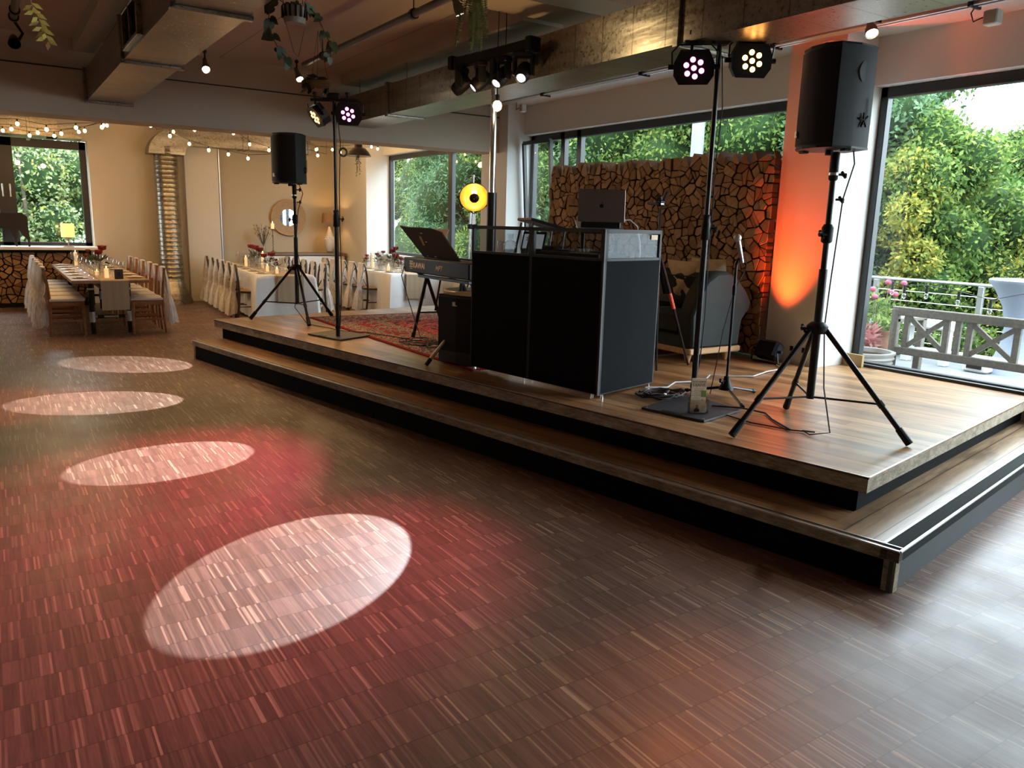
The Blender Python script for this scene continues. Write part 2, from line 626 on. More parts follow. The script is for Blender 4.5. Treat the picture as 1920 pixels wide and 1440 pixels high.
    def build(s, name, m, parent=None, smooth=False, loc=None, rz=0.0):
        me = bpy.data.meshes.new(name)
        me.from_pydata([tuple(p) for p in s.v], [], s.f)
        ms = m if isinstance(m, (list, tuple)) else [m]
        for q in ms:
            me.materials.append(q)
        if len(ms) > 1:
            me.polygons.foreach_set('material_index', s.mi)
        if smooth:
            me.polygons.foreach_set('use_smooth', [True] * len(me.polygons))
            try:
                me.set_sharp_from_angle(angle=math.radians(40))
            except Exception:
                pass
        me.update()
        o = bpy.data.objects.new(name, me)
        COL.objects.link(o)
        if parent is not None:
            o.parent = parent
        if loc is not None:
            o.location = loc
        if rz:
            o.rotation_euler = (0, 0, rz)
        return o


def tag(o, label=None, cat=None, group=None, kind=None):
    for k, v in (('label', label), ('category', cat), ('group', group), ('kind', kind)):
        if v:
            o[k] = v
    return o


def thing(name, label, cat, loc=(0, 0, 0), rz=0.0, group=None):
    o = bpy.data.objects.new(name, None)
    COL.objects.link(o)
    o.empty_display_size = 0.1
    o.location = loc
    o.rotation_euler = (0, 0, rz)
    return tag(o, label, cat, group)


def struct(name, mb, m):
    o = mb.build(name, m)
    o['kind'] = 'structure'
    return o


def copy_tree(o, parent=None):
    c = o.copy()
    COL.objects.link(c)
    c.parent = parent
    for ch in list(o.children):
        copy_tree(ch, c)
    return c


def place(proto, used, loc, rz, label, group):
    o = proto if not used else copy_tree(proto)
    used.append(1)
    o.location = loc
    o.rotation_euler = (0, 0, rz)
    o['label'] = label
    if group:
        o['group'] = group
    return o


def text_mesh(body, size, extrude=0.0005, italic=0.0, bold=0.0):
    cu_ = bpy.data.curves.new('lettering', 'FONT')
    cu_.body = body
    cu_.size = size
    cu_.extrude = extrude
    cu_.shear = italic
    cu_.offset = bold
    cu_.align_x = 'CENTER'
    cu_.align_y = 'CENTER'
    t = bpy.data.objects.new('lettering', cu_)
    COL.objects.link(t)
    dg = bpy.context.evaluated_depsgraph_get()
    me = bpy.data.meshes.new_from_object(t.evaluated_get(dg))
    bpy.data.objects.remove(t)
    return me


def lettering(name, body, size, m, parent, loc, xdir, updir, **kw):
    me = text_mesh(body, size, **kw)
    me.materials.clear()
    me.materials.append(m)
    o = bpy.data.objects.new(name, me)
    COL.objects.link(o)
    x = Vector(xdir).normalized()
    y = Vector(updir).normalized()
    q = Matrix((x, y, x.cross(y))).transposed().to_4x4()
    q.translation = Vector(loc)
    o.matrix_basis = q
    o.parent = parent
    return o


# ================================================================== ROOM SHELL
XW, YB, ZC = 6.67, 16.2, 3.42
m = MB()
m.quad((-5, -4, 0), (6.9, -4, 0), (6.9, 16.9, 0), (-5, 16.9, 0))
struct('floor', m, PARQ)
m = MB()
m.box((0.85, 3.1, ZC + .1), (12.1, 14.3, .2))
struct('ceiling', m, CEIL)
m = MB()
m.box((0.85, 13.6, 3.3), (12.1, 6.3, .2))
o = struct('ceiling', m, WALLM)
m = MB()
m.box((-5.1, 6.4, 1.75), (.2, 21, 3.5))
struct('wall_left', m, WALLM)
m = MB()
m.box((0.85, -4.1, 1.75), (12.1, .2, 3.5))
struct('wall_rear', m, WALLM)
# window wall (right): pillars, lintel, parapet
m = MB()
for y0, y1, xp in ((4.31, 4.86, 6.12), (9.74, 10.45, 6.27), (14.67, 16.3, 6.2), (-1.6, -0.6, 6.12)):
    m.box(((xp + 6.8) / 2, (y0 + y1) / 2, 1.7), (6.8 - xp, y1 - y0, 3.4))
m.box((6.69, 6.3, 3.15), (.26, 20.6, .54))          # lintel over the windows
m.box((6.75, 6.3, .205), (.14, 20.6, .41))
m.box((6.75, 12.56, .7), (.14, 4.22, .55))
struct('wall_right', m, WALLW)
m = MB()
m.box((6.42, 3.0, 3.36), (.76, 14.0, .16))           # perimeter bulkhead above the windows
struct('ceiling', m, WALLW)
# cross beam and downstand
m = MB()
m.box((0.85, 10.2, 3.03), (11.4, .46, .80))
struct('wall_beam', m, BULK)
m = MB()
m.box((0.85, 9.968, 3.115), (11.3, .012, .012))  # dark strip drawn as the shadow line along the beam face
struct('beam_shadow_line', m, STRINGM)
m = MB()
m.box((1.0, 3.0, 3.36), (.20, 13.9, .14))
m.box((4.1, 7.9, 3.36), (.42, 4.1, .14))
m.box((1.3, 5.55, 3.36), (9.1, .42, .13))
struct('ceiling', m, BULK)
# back wall with the window opening and the beige panel
m = MB()
m.box((-1.62, 16.4, .5), (6.4, .35, 1.0))
m.box((-1.62, 16.4, 3.13), (6.4, .35, .52))
m.box((-3.9, 16.4, 1.7), (2.3, .35, 3.4))
m.box((4.2, 16.4, 1.7), (5.24, .35, 3.4))
struct('wall_back', m, WALLM)
m = MB()
m.box((3.46, 16.18, 1.7), (.60, .22, 3.4))
struct('wall_pillar', m, mat('pale_pillar_paint', (0.72, 0.68, 0.62), 0.85, noise=0.02))
m = MB()
m.box((5.2, 16.2, 1.6), (2.95, .03, 3.1))
struct('wall_panel', m, BEIGE)
m = MB()
m.box((3.78, 16.13, 1.6), (.02, .14, 3.1))
struct('trim_2', m, ALU)
m = MB()
m.box((2.3, 16.215, .04), (1.6, .02, .08))
struct('baseboard_back', m, WALLW)


# windows
def window(name, plane, a0, a1, z0, z1, mull, fm, fw_=.07, dep=.08):
    root = thing(name, None, None)
    root['kind'] = 'structure'
    fr = MB()

    def bar(a, b, c, d):
        if plane[0] == 'x':
            fr.box((plane[1], (a + b) / 2, (c + d) / 2), (dep, b - a, d - c), bev=.006)
        else:
            fr.box(((a + b) / 2, plane[1], (c + d) / 2), (b - a, dep, d - c), bev=.006)
    bar(a0, a0 + fw_, z0, z1)
    bar(a1 - fw_, a1, z0, z1)
    bar(a0, a1, z1 - fw_ * 1.3, z1)
    bar(a0, a1, z0, z0 + fw_ * .8)
    for c, wd in mull:
        bar(c - wd / 2, c + wd / 2, z0, z1)
    fr.build('window_frame', fm, root)
    g = MB()
    if plane[0] == 'x':
        g.quad((plane[1], a0, z0), (plane[1], a1, z0), (plane[1], a1, z1), (plane[1], a0, z1))
    else:
        g.quad((a0, plane[1], z0), (a1, plane[1], z0), (a1, plane[1], z1), (a0, plane[1], z1))
    g.build('window_pane', PANE, root)
    return root


window('window_1', ('x', 6.72), -0.6, 4.31, .40, 2.88, [], FRAME)
window('window_2', ('x', 6.72), 4.86, 9.74, .40, 2.88, [(8.98, .09), (8.62, .09)], FRAME)
w3 = window('window_3', ('x', 6.72), 10.45, 14.67, .98, 2.88, [(12.17, .13), (11.05, .11)], FRAME)
window('window_4', ('x', 6.72), -4, -1.6, .40, 2.88, [], FRAME)
w5 = window('window_5', ('y', 16.5), -2.75, 1.57, 1.0, 2.86, [(0.31, .26), (-1.3, .2)], FRAMEB, .11)
m = MB()
for hx in (0.25, 0.36):
    m.box((hx, 16.44, 2.02), (.03, .03, .12), bev=.008)
    m.box((hx, 16.42, 1.96), (.022, .02, .2), bev=.008)
m.build('window_handle', ALU, w5)
m = MB()
m.box((-0.7, 16.1, 1.0), (4.6, .75, .05), bev=.008)
struct('window_sill', m, WALLW)
# tilted open casement at the left end of window 2
cs = thing('window_sash', None, None)
cs['kind'] = 'structure'
m = MB()
P = [(6.66, 9.66, .5), (6.66, 9.02, .5), (6.50, 9.02, 2.76), (6.50, 9.66, 2.76)]
for a, b in ((0, 3), (1, 2), (2, 3), (0, 1)):
    m.cyl(P[a], P[b], .033, n=4)
m.build('window_frame', FRAME, cs)
MB().quad(*P).build('window_pane', PANE, cs)
m = MB()
m.box((6.70, 12.6, .965), (.3, 4.2, .03), bev=.005)
struct('window_sill', m, WALLW)
m = MB()
m.box((6.62, 1.9, .43), (.05, 4.9, .03))
m.box((6.64, 7.5, .43), (.05, 4.4, .03))
struct('trim_3', m, FRAME)
# sockets on the orange-lit pillar
for y in (4.55, 4.42):
    so = thing('wall_socket', ('white wall socket low on the orange-lit pillar, nearer the black floor light' if y > 4.5 else
                               'white wall socket low on the orange-lit pillar, nearer the big window'), 'socket', (6.115, y, .56), 0)
    MB().box((0, 0, 0), (.012, .08, .08), bev=.004).build('cover_plate', WHITEP, so)
    MB().box((-.006, 0, 0), (.004, .035, .045)).build('insert', BLK, so)

# ================================================================== VENTILATION DUCTS
def duct(name, label, x0, x1, y0, y1, z0, z1, flanges):
    t = thing(name, label, 'duct', ((x0 + x1) / 2, y0, z0))
    cx, w_ = (x0 + x1) / 2, x1 - x0
    MB().box((0, (y1 - y0) / 2, (z1 - z0) / 2), (w_, y1 - y0, z1 - z0)).build('sheet_casing', GALV, t)
    for fy in flanges:
        f = MB()
        f.box((0, fy - y0, -.012), (w_ + .05, .05, .025), bev=.004)
        f.box((0, fy - y0, z1 - z0 + .012), (w_ + .05, .05, .025), bev=.004)
        for sgn in (-1, 1):
            f.box((sgn * (w_ / 2 + .012), fy - y0, (z1 - z0) / 2), (.025, .05, z1 - z0 + .04), bev=.004)
        f.build('flange', GALV, t)
    return t


d1 = duct('ventilation_duct', 'square galvanised duct with side grille, running under ceiling towards the beam at left', 1.0, 1.43, -1.0, 9.97, 2.80, 3.11, (9.93, 7.2, 5.16))
g = MB()
for i in range(12):
    g.box((-.226, 7.86 - i * .05, .16), (.012, .014, .22))
g.box((-.22, 7.58, .16), (.006, .64, .22))
g.build('grille', BLK, d1)
f = MB()
for (yy, zz, ly, lz) in ((7.58, .285, .70, .03), (7.58, .035, .70, .03), (7.25, .16, .03, .26), (7.92, .16, .03, .26), (7.58, .16, .02, .24)):
    f.box((-.232, yy, zz), (.04, ly, lz), bev=.004)
f.build('grille_frame', GALV, d1)
d2 = duct('ventilation_duct', 'long square galvanised duct hanging above the front of the stage', 3.88, 4.33, -1.5, 9.97, 2.80, 3.12, (8.55, 4.0, -1.0))
for yy in (10.9, 9.6, 5.5):
    MB().cyl((-.2, yy, .3), (-.2, yy, .63), .004, n=6).build('hanger_rod', STEELD, d2)
# spiral riser and elbow in the back corner
t = thing('spiral_duct', 'round spiral galvanised riser pipe with elbow against the back wall', 'duct', (2.80, 15.85, 0))
m = MB()
prof = []
for i in range(31):
    z = .42 + i * .08
    prof += [(.205, z), (.211, z + .004), (.205, z + .012)]
m.lathe(prof, 28)
m.build('riser_pipe', GALV, t, smooth=True)
MB().lathe([(.35, 0), (.345, .03), (.28, .2), (.205, .42)], 28).build('flared_foot', GALV, t, smooth=True)
m = MB()
prof2 = [(.30 - .60 * 0, 0)]
pts = []
for i in range(9):
    a = PI - i * (PI / 2) / 8
    pts.append((.31 + math.cos(a) * .62 + .0, 2.72 + math.sin(a) * .46))
outer = pts
inner = [(.29, 2.72 + .0), (.33, 2.83), (.45, 2.88)]
poly = [(-.31, 2.70)] + outer + [(.45, 3.18), (.45, 2.88), (.33, 2.83), (.29, 2.70)]
mt = Matrix(((1, 0, 0), (0, 0, -1), (0, 1, 0)))
m.prism(poly, -.2, .2, mt)
m.build('elbow', GALV, t)
m = MB()
m.box((1.55, 0, 3.03), (2.2, .4, .3))
m.build('sheet_casing', GALV, t)
m = MB()
for fx in (1.35, 1.45, 2.6):
    m.box((fx, 0, 3.03), (.03, .44, .33), bev=.004)
m.build('flange', GALV, t)
t = thing('ventilation_duct', 'flat galvanised duct above the dark-framed window, behind the beam', 'duct', (0.2, 15.2, 2.93))
MB().box((0, 0, 0), (1.7, .5, .26)).build('sheet_casing', GALV, t)
MB().box((.45, 0, -.02), (.05, .54, .32), bev=.004).build('flange', GALV, t)
MB().box((.95, .1, -.03), (.5, .45, .2)).build('outlet_box', GALV, t)


# ceiling track tubes with spots
def spot_head(root, loc, target, lens_m=SPOTW, r=.035):
    loc = Vector(loc)
    d = (Vector(target) - loc).normalized()
    q = d.to_track_quat('Z', 'Y').to_matrix()
    b = MB()
    b.lathe([(.012, -.13), (.022, -.12), (.024, -.06), (r, -.02), (r * 1.12, .02), (r * 1.12, .03)], 14, loc, q)
    hd = b.build('spot_housing', STEELD, root, smooth=True)
    MB().lathe([(.001, .022), (r * .98, .022)], 14, loc, q).build('lens', lens_m, hd)
    a = MB()
    a.cyl(loc - d * .08, loc - d * .08 + V3(0, 0, .12), .008, n=6)
    a.ball(loc - d * .08 + V3(0, 0, .1), .022, 8, 6)
    a.build('swivel_arm', BLKM, root)


def track(label, x, y0, y1, z, spots, rings, mname='ceiling_tube'):
    t = thing(mname, label, 'lighting track', (x, y0, z))
    MB().cyl((0, 0, 0), (0, y1 - y0, 0), .030, n=12).build('tube', STEELD, t, smooth=True)
    for ry in rings:
        c = MB()
        c.cyl((0, ry - y0 - .02, 0), (0, ry - y0 + .02, 0), .042, n=12)
        c.cyl((0, ry - y0, .03), (0, ry - y0, ZC - z), .005, n=6)
        c.build('clamp', BLKM, t)
    for (sx, sy, sz, tx, ty, tz, pw) in spots:
        spot_head(t, (sx - x, sy - y0, sz - z), (tx - x, ty - y0, tz - z))
    return t


track('steel lighting tube along the middle of the ceiling, lit spot at its far end', 2.95, 4.2, 8.62, 3.22,
      [(2.92, 8.70, 3.10, 3.3, 6.5, 0, 40), (2.94, 5.25, 3.10, 3.9, 5.0, 1, 40)], (8.05, 6.0, 4.4))
lamp('ceiling_spot_light', 'SPOT', (2.93, 8.66, 3.06), 110, (1, .66, .34), None, .03, (3.3, 7.6, .42), 62, .9)
lamp('ceiling_spot_light', 'SPOT', (2.95, 5.2, 3.06), 9, (1, .72, .35), None, .03, (3.86, 4.65, 2.95), 58, .9)
track('steel lighting tube beside the left duct, with one lit spot', 1.75, 2.0, 8.3, 3.20, [(1.90, 8.42, 3.03, 1.5, 5.6, 0, 40)], (8.1, 5.0))
lamp('ceiling_spot_light', 'SPOT', (1.9, 8.45, 3.0), 110, (1, .68, .40), None, .03, (1.6, 8.6, 0), 60, .9)
track('steel lighting tube at the far left of the ceiling, with an unlit spot', 0.33, 2.0, 8.45, 3.24, [], (7.2, 8.1, 8.38))
m = MB()
un = thing('ceiling_spot', 'small unlit black spotlight under the end of the leftmost ceiling tube', 'spotlight', (0.34, 8.5, 3.1))
MB().tube([(0, 0, .12), (.05, -.03, .03), (0, -.04, -.06)], .012).build('bracket', BLKM, un)
MB().lathe([(.02, -.1), (.035, -.06), (.05, .0), (.05, .02)], 12, (-.02, -.06, -.06), Matrix.Rotation(2.3, 3, 'X')).build('spot_housing', BLKM, un, smooth=True)

# cable tray at the window side
t = thing('cable_tray', 'long grey metal cable tray with tubes running above the windows', 'cable tray', (5.95, -1, 3.22))
m = MB()
m.box((0, 5.4, .03), (.12, 10.6, .02))
m.box((-.06, 5.4, .05), (.01, 10.6, .06))
m.box((.06, 5.4, .05), (.01, 10.6, .06))
m.build('tray_channel', ALU, t)
for dx in (-.03, .03):
    MB().cyl((dx, .1, 0), (dx, 10.7, 0), .014, n=8).build('tube', ALU, t)
for yy in (1, 2.6, 4.2, 5.9, 7.6, 9.4):
    MB().box((0, yy, .02), (.15, .02, .09)).build('clip', BLKM, t)
for (yy, s_, lb) in ((6.15, 1.4, 'larger white junction box with loose cable above the woodpile wall'), (9.15, .8, 'small white junction box on the tray near the left pillar'), (3.15, 1.0, 'white junction box above the big right window')):
    b = thing('junction_box', lb, 'box', (6.12, yy, 3.15))
    MB().box((0, 0, 0), (.09 * s_, .1 * s_, .1), bev=.008).build('box_body', WHITEP, b)
    MB().tube([(0, .05, .02), (-.03, .12, -.01), (0, .16, .06), (-.02, .12, .1)], .005).build('loose_cable', STRINGM, b)
t = thing('ceiling_spot', 'lit chrome spotlight above the right loudspeaker', 'spotlight', (5.6, 3.8, 3.15))
spot_head(t, (0, -.05, -.06), (-1.2, -1.8, -3.2), r=.042)
MB().box((.1, .05, .06), (.3, .02, .02)).build('mounting_bar', BLKM, t)
lamp('ceiling_spot_light', 'SPOT', (5.58, 3.73, 3.05), 22, (1, .75, .45), None, .03, (4.2, 2.2, 0), 60, .7)
t = thing('wall_conduit', 'pair of cables curling down the top of the orange-lit pillar', 'cable', (6.1, 4.5, 2.88))
for i, dx in enumerate((0, .05)):
    MB().tube([(-.01, .06 - dx, -.05), (-.01, .06 - dx, .26), (-.01, 0.02 - dx, .33), (-.01, -.08, .33), (-.02, -.18, .27)], .009).build('cable', WHITEP, t)


# ================================================================== STAGE
SA = 0.188186                                    # the stage is turned a little against the room
stg = thing('stage', 'low wooden stage with worn pine deck and rough board edge', 'stage', (3.555, 2.121, 0), SA)
ZS = .42
L_ = 7.64
# local frame: x into the room depth (towards the windows), y along the front edge (to the far left)
cs_, sn_ = math.cos(SA), math.sin(SA)


def to_stage(X, Y):
    dx, dy = X - 3.555, Y - 2.121
    return (dx * cs_ + dy * sn_, -dx * sn_ + dy * cs_)


wr0 = (XW - 3.555) / cs_
p_r = (wr0, 0.0)
xb, yb = 6.67, 2.121 + L_ * math.cos(SA)
p_br = to_stage(XW, 2.121 + 0.0)


def wall_x(y):   # local x at which the window wall is met for local y
    return (XW - .012 - 3.555 + y * sn_) / cs_


XE = XW - .012


def deck_poly(i):
    yr = (XE - 3.555 - 0) * 0
    pts_ = [(i, i), ((XE - 3.555 + i * sn_) / cs_, i)]
    for (xp, y0, y1) in ((6.11, 4.30, 4.87), (6.26, 9.73, None)):
        pts_ += [to_stage(XE, y0), to_stage(xp, y0)]
        if y1:
            pts_ += [to_stage(xp, y1), to_stage(XE, y1)]
    pts_ += [((6.26 - 3.555 + (L_ - i) * sn_) / cs_, L_ - i), (i, L_ - i)]
    return pts_


MB().prism(deck_poly(0), ZS - .012, ZS).build('deck', DECK, stg)
MB().prism(deck_poly(.004), ZS - .085, ZS - .012).build('board_edge', OSB, stg)
MB().prism(deck_poly(.07), .0, ZS - .085).build('riser_panel', mat('black_riser_board', (0.007, 0.007, 0.007), 0.85, spec=.12), stg)
m = MB()
m.box((-.001, L_ / 2, ZS + .001), (.008, L_, .003))
m.box((wall_x(0) / 2, -.001, ZS + .001), (wall_x(0), .008, .003))
m.build('edge_strip', ALU, stg)
# step wrapping front and right side
st = thing('stage_step', 'wooden step with dark kick board running around the front of the stage', 'step', (3.30, 1.78, 0), SA)
SL = 7.80
ox, oy = -.31, -.29
SR = 3.75
ZT = .21


def wx2(y):
    return (XW - .012 - 3.30 + y * sn_) / cs_


D_ = .36
m = MB()
m.prism([(0.045, D_), (D_, D_), (D_, SL - .03), (.045, SL - .03)], ZT - .02, ZT)
m.build('front_tread', TREAD, st)
m = MB()
m.prism([(0.085, .085), (wx2(.085), .085), (wx2(D_), D_), (.045, D_), (.045, .085)], ZT - .02, ZT)
m.build('side_tread', mk_planks('worn_pine_side_tread', 0.14, [(0.26, 0.15, 0.075), (0.32, 0.20, 0.11), (0.40, 0.27, 0.16)], 0.33, axis='x'), st)
m = MB()
m.box((.022, SL / 2, ZT - .03), (.044, SL, .055))
m.build('front_edge_board', OSB, st)
m = MB()
m.prism([(0, 0), (wx2(0), 0), (wx2(.085), .085), (.044, .085), (.0, .085)], ZT - .055, ZT - .001)
m.build('side_edge_board', mat('dark_grey_carpet_nosing', (0.035, 0.038, 0.037), 0.95, nscale=80, noise=0.2, spec=.1), st)
m = MB()
m.box((-.002, SL / 2, ZT + .0), (.012, SL, .008))
m.box((wx2(0) / 2, -.002, ZT + .0), (wx2(0), .012, .008))
m.box((wx2(0) / 2 + .04, .085, ZT + .002), (wx2(0), .012, .004))
m.box((.046, SL / 2, ZT + .002), (.008, SL, .004))
m.build('metal_nosing', ALU, st)
m = MB()
m.box((.03, SL / 2, (ZT - .055) / 2), (.02, SL - .04, ZT - .055))
m.build('kick_board', mat('black_kick_board', (0.006, 0.006, 0.006), 0.85, spec=.12), st)
m = MB()
m.box((wx2(0) / 2, .03, (ZT - .055) / 2), (wx2(0), .02, ZT - .055))
m.build('side_kick_board', mat('slate_kick_board', (0.050, 0.058, 0.062), 0.6), st)
m = MB()
m.box((.035, .04, (ZT - .055) / 2), (.05, .055, ZT - .055))
m.build('corner_block', OSB, st)
MB().box((.035, SL - .02, (ZT - .055) / 2), (.05, .04, ZT - .055)).build('corner_block', OSB, st)

# rug on the stage
rg = MB()
rg.box((1.36, 1.99, .004), (2.72, 3.98, .008))
rug = rg.build('rug', RUG, None, loc=(3.20, 5.43, ZS + .001))
tag(rug, 'red and cream oriental rug lying on the left half of the stage', 'rug')
fr = MB()
for i in range(180):
    x = 2.72 * i / 180
    fr.box((x, -.03 + R.uniform(-.006, .006), .003), (.006, .06, .004), rz=R.uniform(-.3, .3))
fr.build('fringe', mat('cream_fringe', (0.55, 0.46, 0.36), 0.9), rug)['kind'] = 'stuff'

# ================================================================== AUDIO AND LIGHT GEAR
def tripod(root, h_hub, feet, zb, r_leg=.016, brace_z=.26, side=None, rubber=BLK):
    """three legs from a hub round the local z axis down to feet given in local coordinates"""
    for fx, fy in feet:
        d = math.atan2(fy, fx)
        lg = MB()
        a = V3(math.cos(d) * .05, math.sin(d) * .05, h_hub)
        b = V3(fx, fy, zb + .02)
        lg.cyl(a, b, r_leg, n=10)
        l_ = lg.build('leg', BLKM, root, smooth=True)
        dd = (b - a).normalized()
        MB().cyl(b - dd * .10, b + dd * .004, r_leg * 1.3, r_leg * 1.45, n=10).build('rubber_foot', rubber, l_)
        if brace_z:
            t_ = (h_hub - brace_z) / (h_hub - zb)
            mid = a + (b - a) * t_
            br = MB()
            br.cyl((0, 0, brace_z), mid, .007, n=6)
            br.cyl(mid + dd * -.02, mid + dd * .02, r_leg * 1.25, n=8)
            br.build('brace', BLKM, root)


def knob(parent, loc, ax, r=.022):
    k = MB()
    loc = Vector(loc)
    ax = Vector(ax).normalized()
    k.cyl(loc, loc + ax * .035, .007, n=6)
    q = ax.orthogonal().normalized()
    k.cyl(loc + ax * .035 - q * r * 1.3, loc + ax * .035 + q * r * 1.3, .009, n=8)
    k.cyl(loc + ax * .03, loc + ax * .05, r * .6, n=8)
    return k.build('knob', BLK, parent)


def speaker_stand(label, loc, feet, ztop):
    t = thing('speaker_stand', label, 'speaker stand', loc)
    z = loc[2]
    MB().cyl((0, 0, .20), (0, 0, .98), .024, n=14).build('lower_tube', BLKM, t, smooth=True)
    MB().cyl((0, 0, .98), (0, 0, ztop - z), .017, n=14).build('upper_tube', BLKM, t, smooth=True)
    c = MB()
    c.lathe([(.024, .60), (.055, .60), (.062, .62), (.062, .645), (.04, .665), (.024, .67)], 14)
    c.build('hub_collar', BLK, t, smooth=True)
    c = MB()
    c.lathe([(.020, 1.13), (.032, 1.14), (.034, 1.22), (.022, 1.24)], 14)
    c.build('clamp_collar', BLK, t, smooth=True)
    MB().lathe([(.019, ztop - z - .16), (.026, ztop - z - .15), (.026, ztop - z - .01), (.02, ztop - z)], 14).build('adapter', BLK, t, smooth=True)
    MB().cyl((0, 0, ztop - z - .13), (0, 0, ztop - z - .115), .0275, n=14).build('reflective_ring', ALU, t)
    knob(t, (-.03, -.02, 1.18), (-1, .4, 0))
    knob(t, (.02, -.02, 1.38), (1, -.3, .0), .018)
    knob(t, (.02, -.02, 1.52), (1, -.3, .0), .018)
    knob(t, (-.05, .02, .63), (-1, .4, 0))
    tripod(t, .625, feet, 0.0, brace_z=.21)
    return t


def loudspeaker(label, loc, rz, tilt=0.0):
    """cabinet .43 wide, .36 deep, .72 high; local front = -y, slightly curved grille"""
    t = thing('loudspeaker', label, 'loudspeaker', loc, rz)
    W, D, Hh = .175, .16, .540
    pr = [(-W, -.10), (-W * .6, -.155), (0, -.175), (W * .6, -.155), (W, -.10), (W * .98, .02), (W * .60, .17), (-W * .60, .17), (-W * .98, .02)]
    body = MB()
    body.prism([(x * .985, y * .985) for x, y in pr], .004, Hh - .004)
    body.build('cabinet', mat('charcoal_speaker_paint', (0.016, 0.017, 0.019), 0.6, noise=.2, nscale=80, spec=.35), t, True)
    gr = MB()
    pts = [(-W, -.10), (-W * .6, -.155), (0, -.175), (W * .6, -.155), (W, -.10)]
    gr.grid([[V3(x, y - .004, z) for x, y in pts] for z in (.02, Hh - .02)])
    gr.build('grille', mat('black_grille_mesh', (0.007, 0.006, 0.006), 0.7, spec=.3), t, True)
    cap = MB()
    cap.prism(pr, Hh - .006, Hh + .004)
    cap.build('edge_trim', BLK, t)
    MB().prism(pr, -.002, .008).build('edge_trim', BLK, t)
    b = MB()
    b.box((-.085, -.172, .085), (.026, .006, .036), rz=-.2)
    b.box((-.078, -.174, .070), (.040, .006, .009), rz=-.2)
    b.build('badge', ALU, t)
    # side details: handle recess, slot, mounting star
    sd = MB()
    q = V3(W * .60 - W * .98, .18, 0).normalized()
    nrm = V3(.88, .42, 0).normalized()

    def on_side(u, z):
        return V3(W * .98, .02, 0) + q * u + V3(0, 0, z) + nrm * .003
    P = [on_side(.05 + .05 * math.cos(a), .40 + .055 * math.sin(a)) for a in [PI * .5 + PI * i / 10 for i in range(11)]]
    sd.quad(*P)
    sd.build('handle_recess', BLK, t)
    sd = MB()
    sd.quad(on_side(.12, .13), on_side(.14, .13), on_side(.14, .27), on_side(.12, .27))
    sd.build('port_slot', BLK, t)
    sd = MB()
    for a in (.6, 1.7, 2.9, 4.2, 5.3):
        c0 = on_side(.08, .15)
        sd.cyl(c0, c0 + q * (.04 * math.cos(a)) + V3(0, 0, .04 * math.sin(a)), .006, n=5)
    sd.build('fixing_bracket', BLK, t)
    MB().cyl((0, 0, -.03), (0, 0, 0), .024, n=12).build('pole_socket', BLK, t)
    MB().box((-.12, -.09, -.008), (.05, .04, .014), bev=.004).build('rubber_foot', BLK, t)
    MB().box((.12, .02, -.008), (.05, .04, .014), bev=.004).build('rubber_foot', BLK, t)
    return t


sR = (4.09, 2.88, ZS)
speaker_stand('black tripod stand carrying the big loudspeaker at the right end of the stage', sR,
              [(3.52 - 4.09, 2.97 - 2.88), (4.30 - 4.09, 2.35 - 2.88), (4.45 - 4.09, 3.31 - 2.88)], 2.065)
loudspeaker('large black loudspeaker on its tripod in front of the orange-lit pillar', (4.06, 2.90, 2.075), math.radians(-112))
sL = (2.98, 9.15, ZS)
speaker_stand('black tripod stand carrying the loudspeaker at the far left end of the stage', sL,
              [(2.50 - 2.98, 9.42 - 9.15), (2.93 - 2.98, 8.60 - 9.15), (3.50 - 2.98, 9.42 - 9.15)], 2.00)
loudspeaker('black loudspeaker on a tripod at the far left end of the stage', (2.94, 9.17, 2.01), math.radians(-58))
# speaker cables
for lb, pts in (('black cable hanging from the large right loudspeaker and looping onto the deck',
                 [(4.18, 2.84, 2.13), (4.16, 2.80, 2.0), (4.13, 2.83, 1.8), (4.125, 2.85, 1.3), (4.13, 2.86, 1.05), (4.10, 2.80, .7), (4.06, 2.70, .45), (3.98, 2.78, .43), (4.02, 2.86, .43), (4.06, 2.80, .43), (3.98, 2.90, .428), (3.90, 3.15, .428), (3.92, 3.4, .428), (4.05, 3.65, .428)]),
                ('thin black cable hanging from the far left loudspeaker stand',
                 [(3.02, 9.1, 2.0), (3.05, 9.06, 1.9), (3.0, 9.1, 1.7), (2.97, 9.11, 1.3), (3.03, 9.1, 1.0), (2.97, 9.1, .8), (2.9, 9.0, .6), (2.96, 8.75, .43), (3.05, 8.3, .436), (3.1, 8.0, .436), (3.3, 7.8, .436), (3.5, 7.2, .436)])):
    tag(MB().tube(pts, .0045, 6).build('speaker_cable', STRINGM, None, True), lb, 'cable')


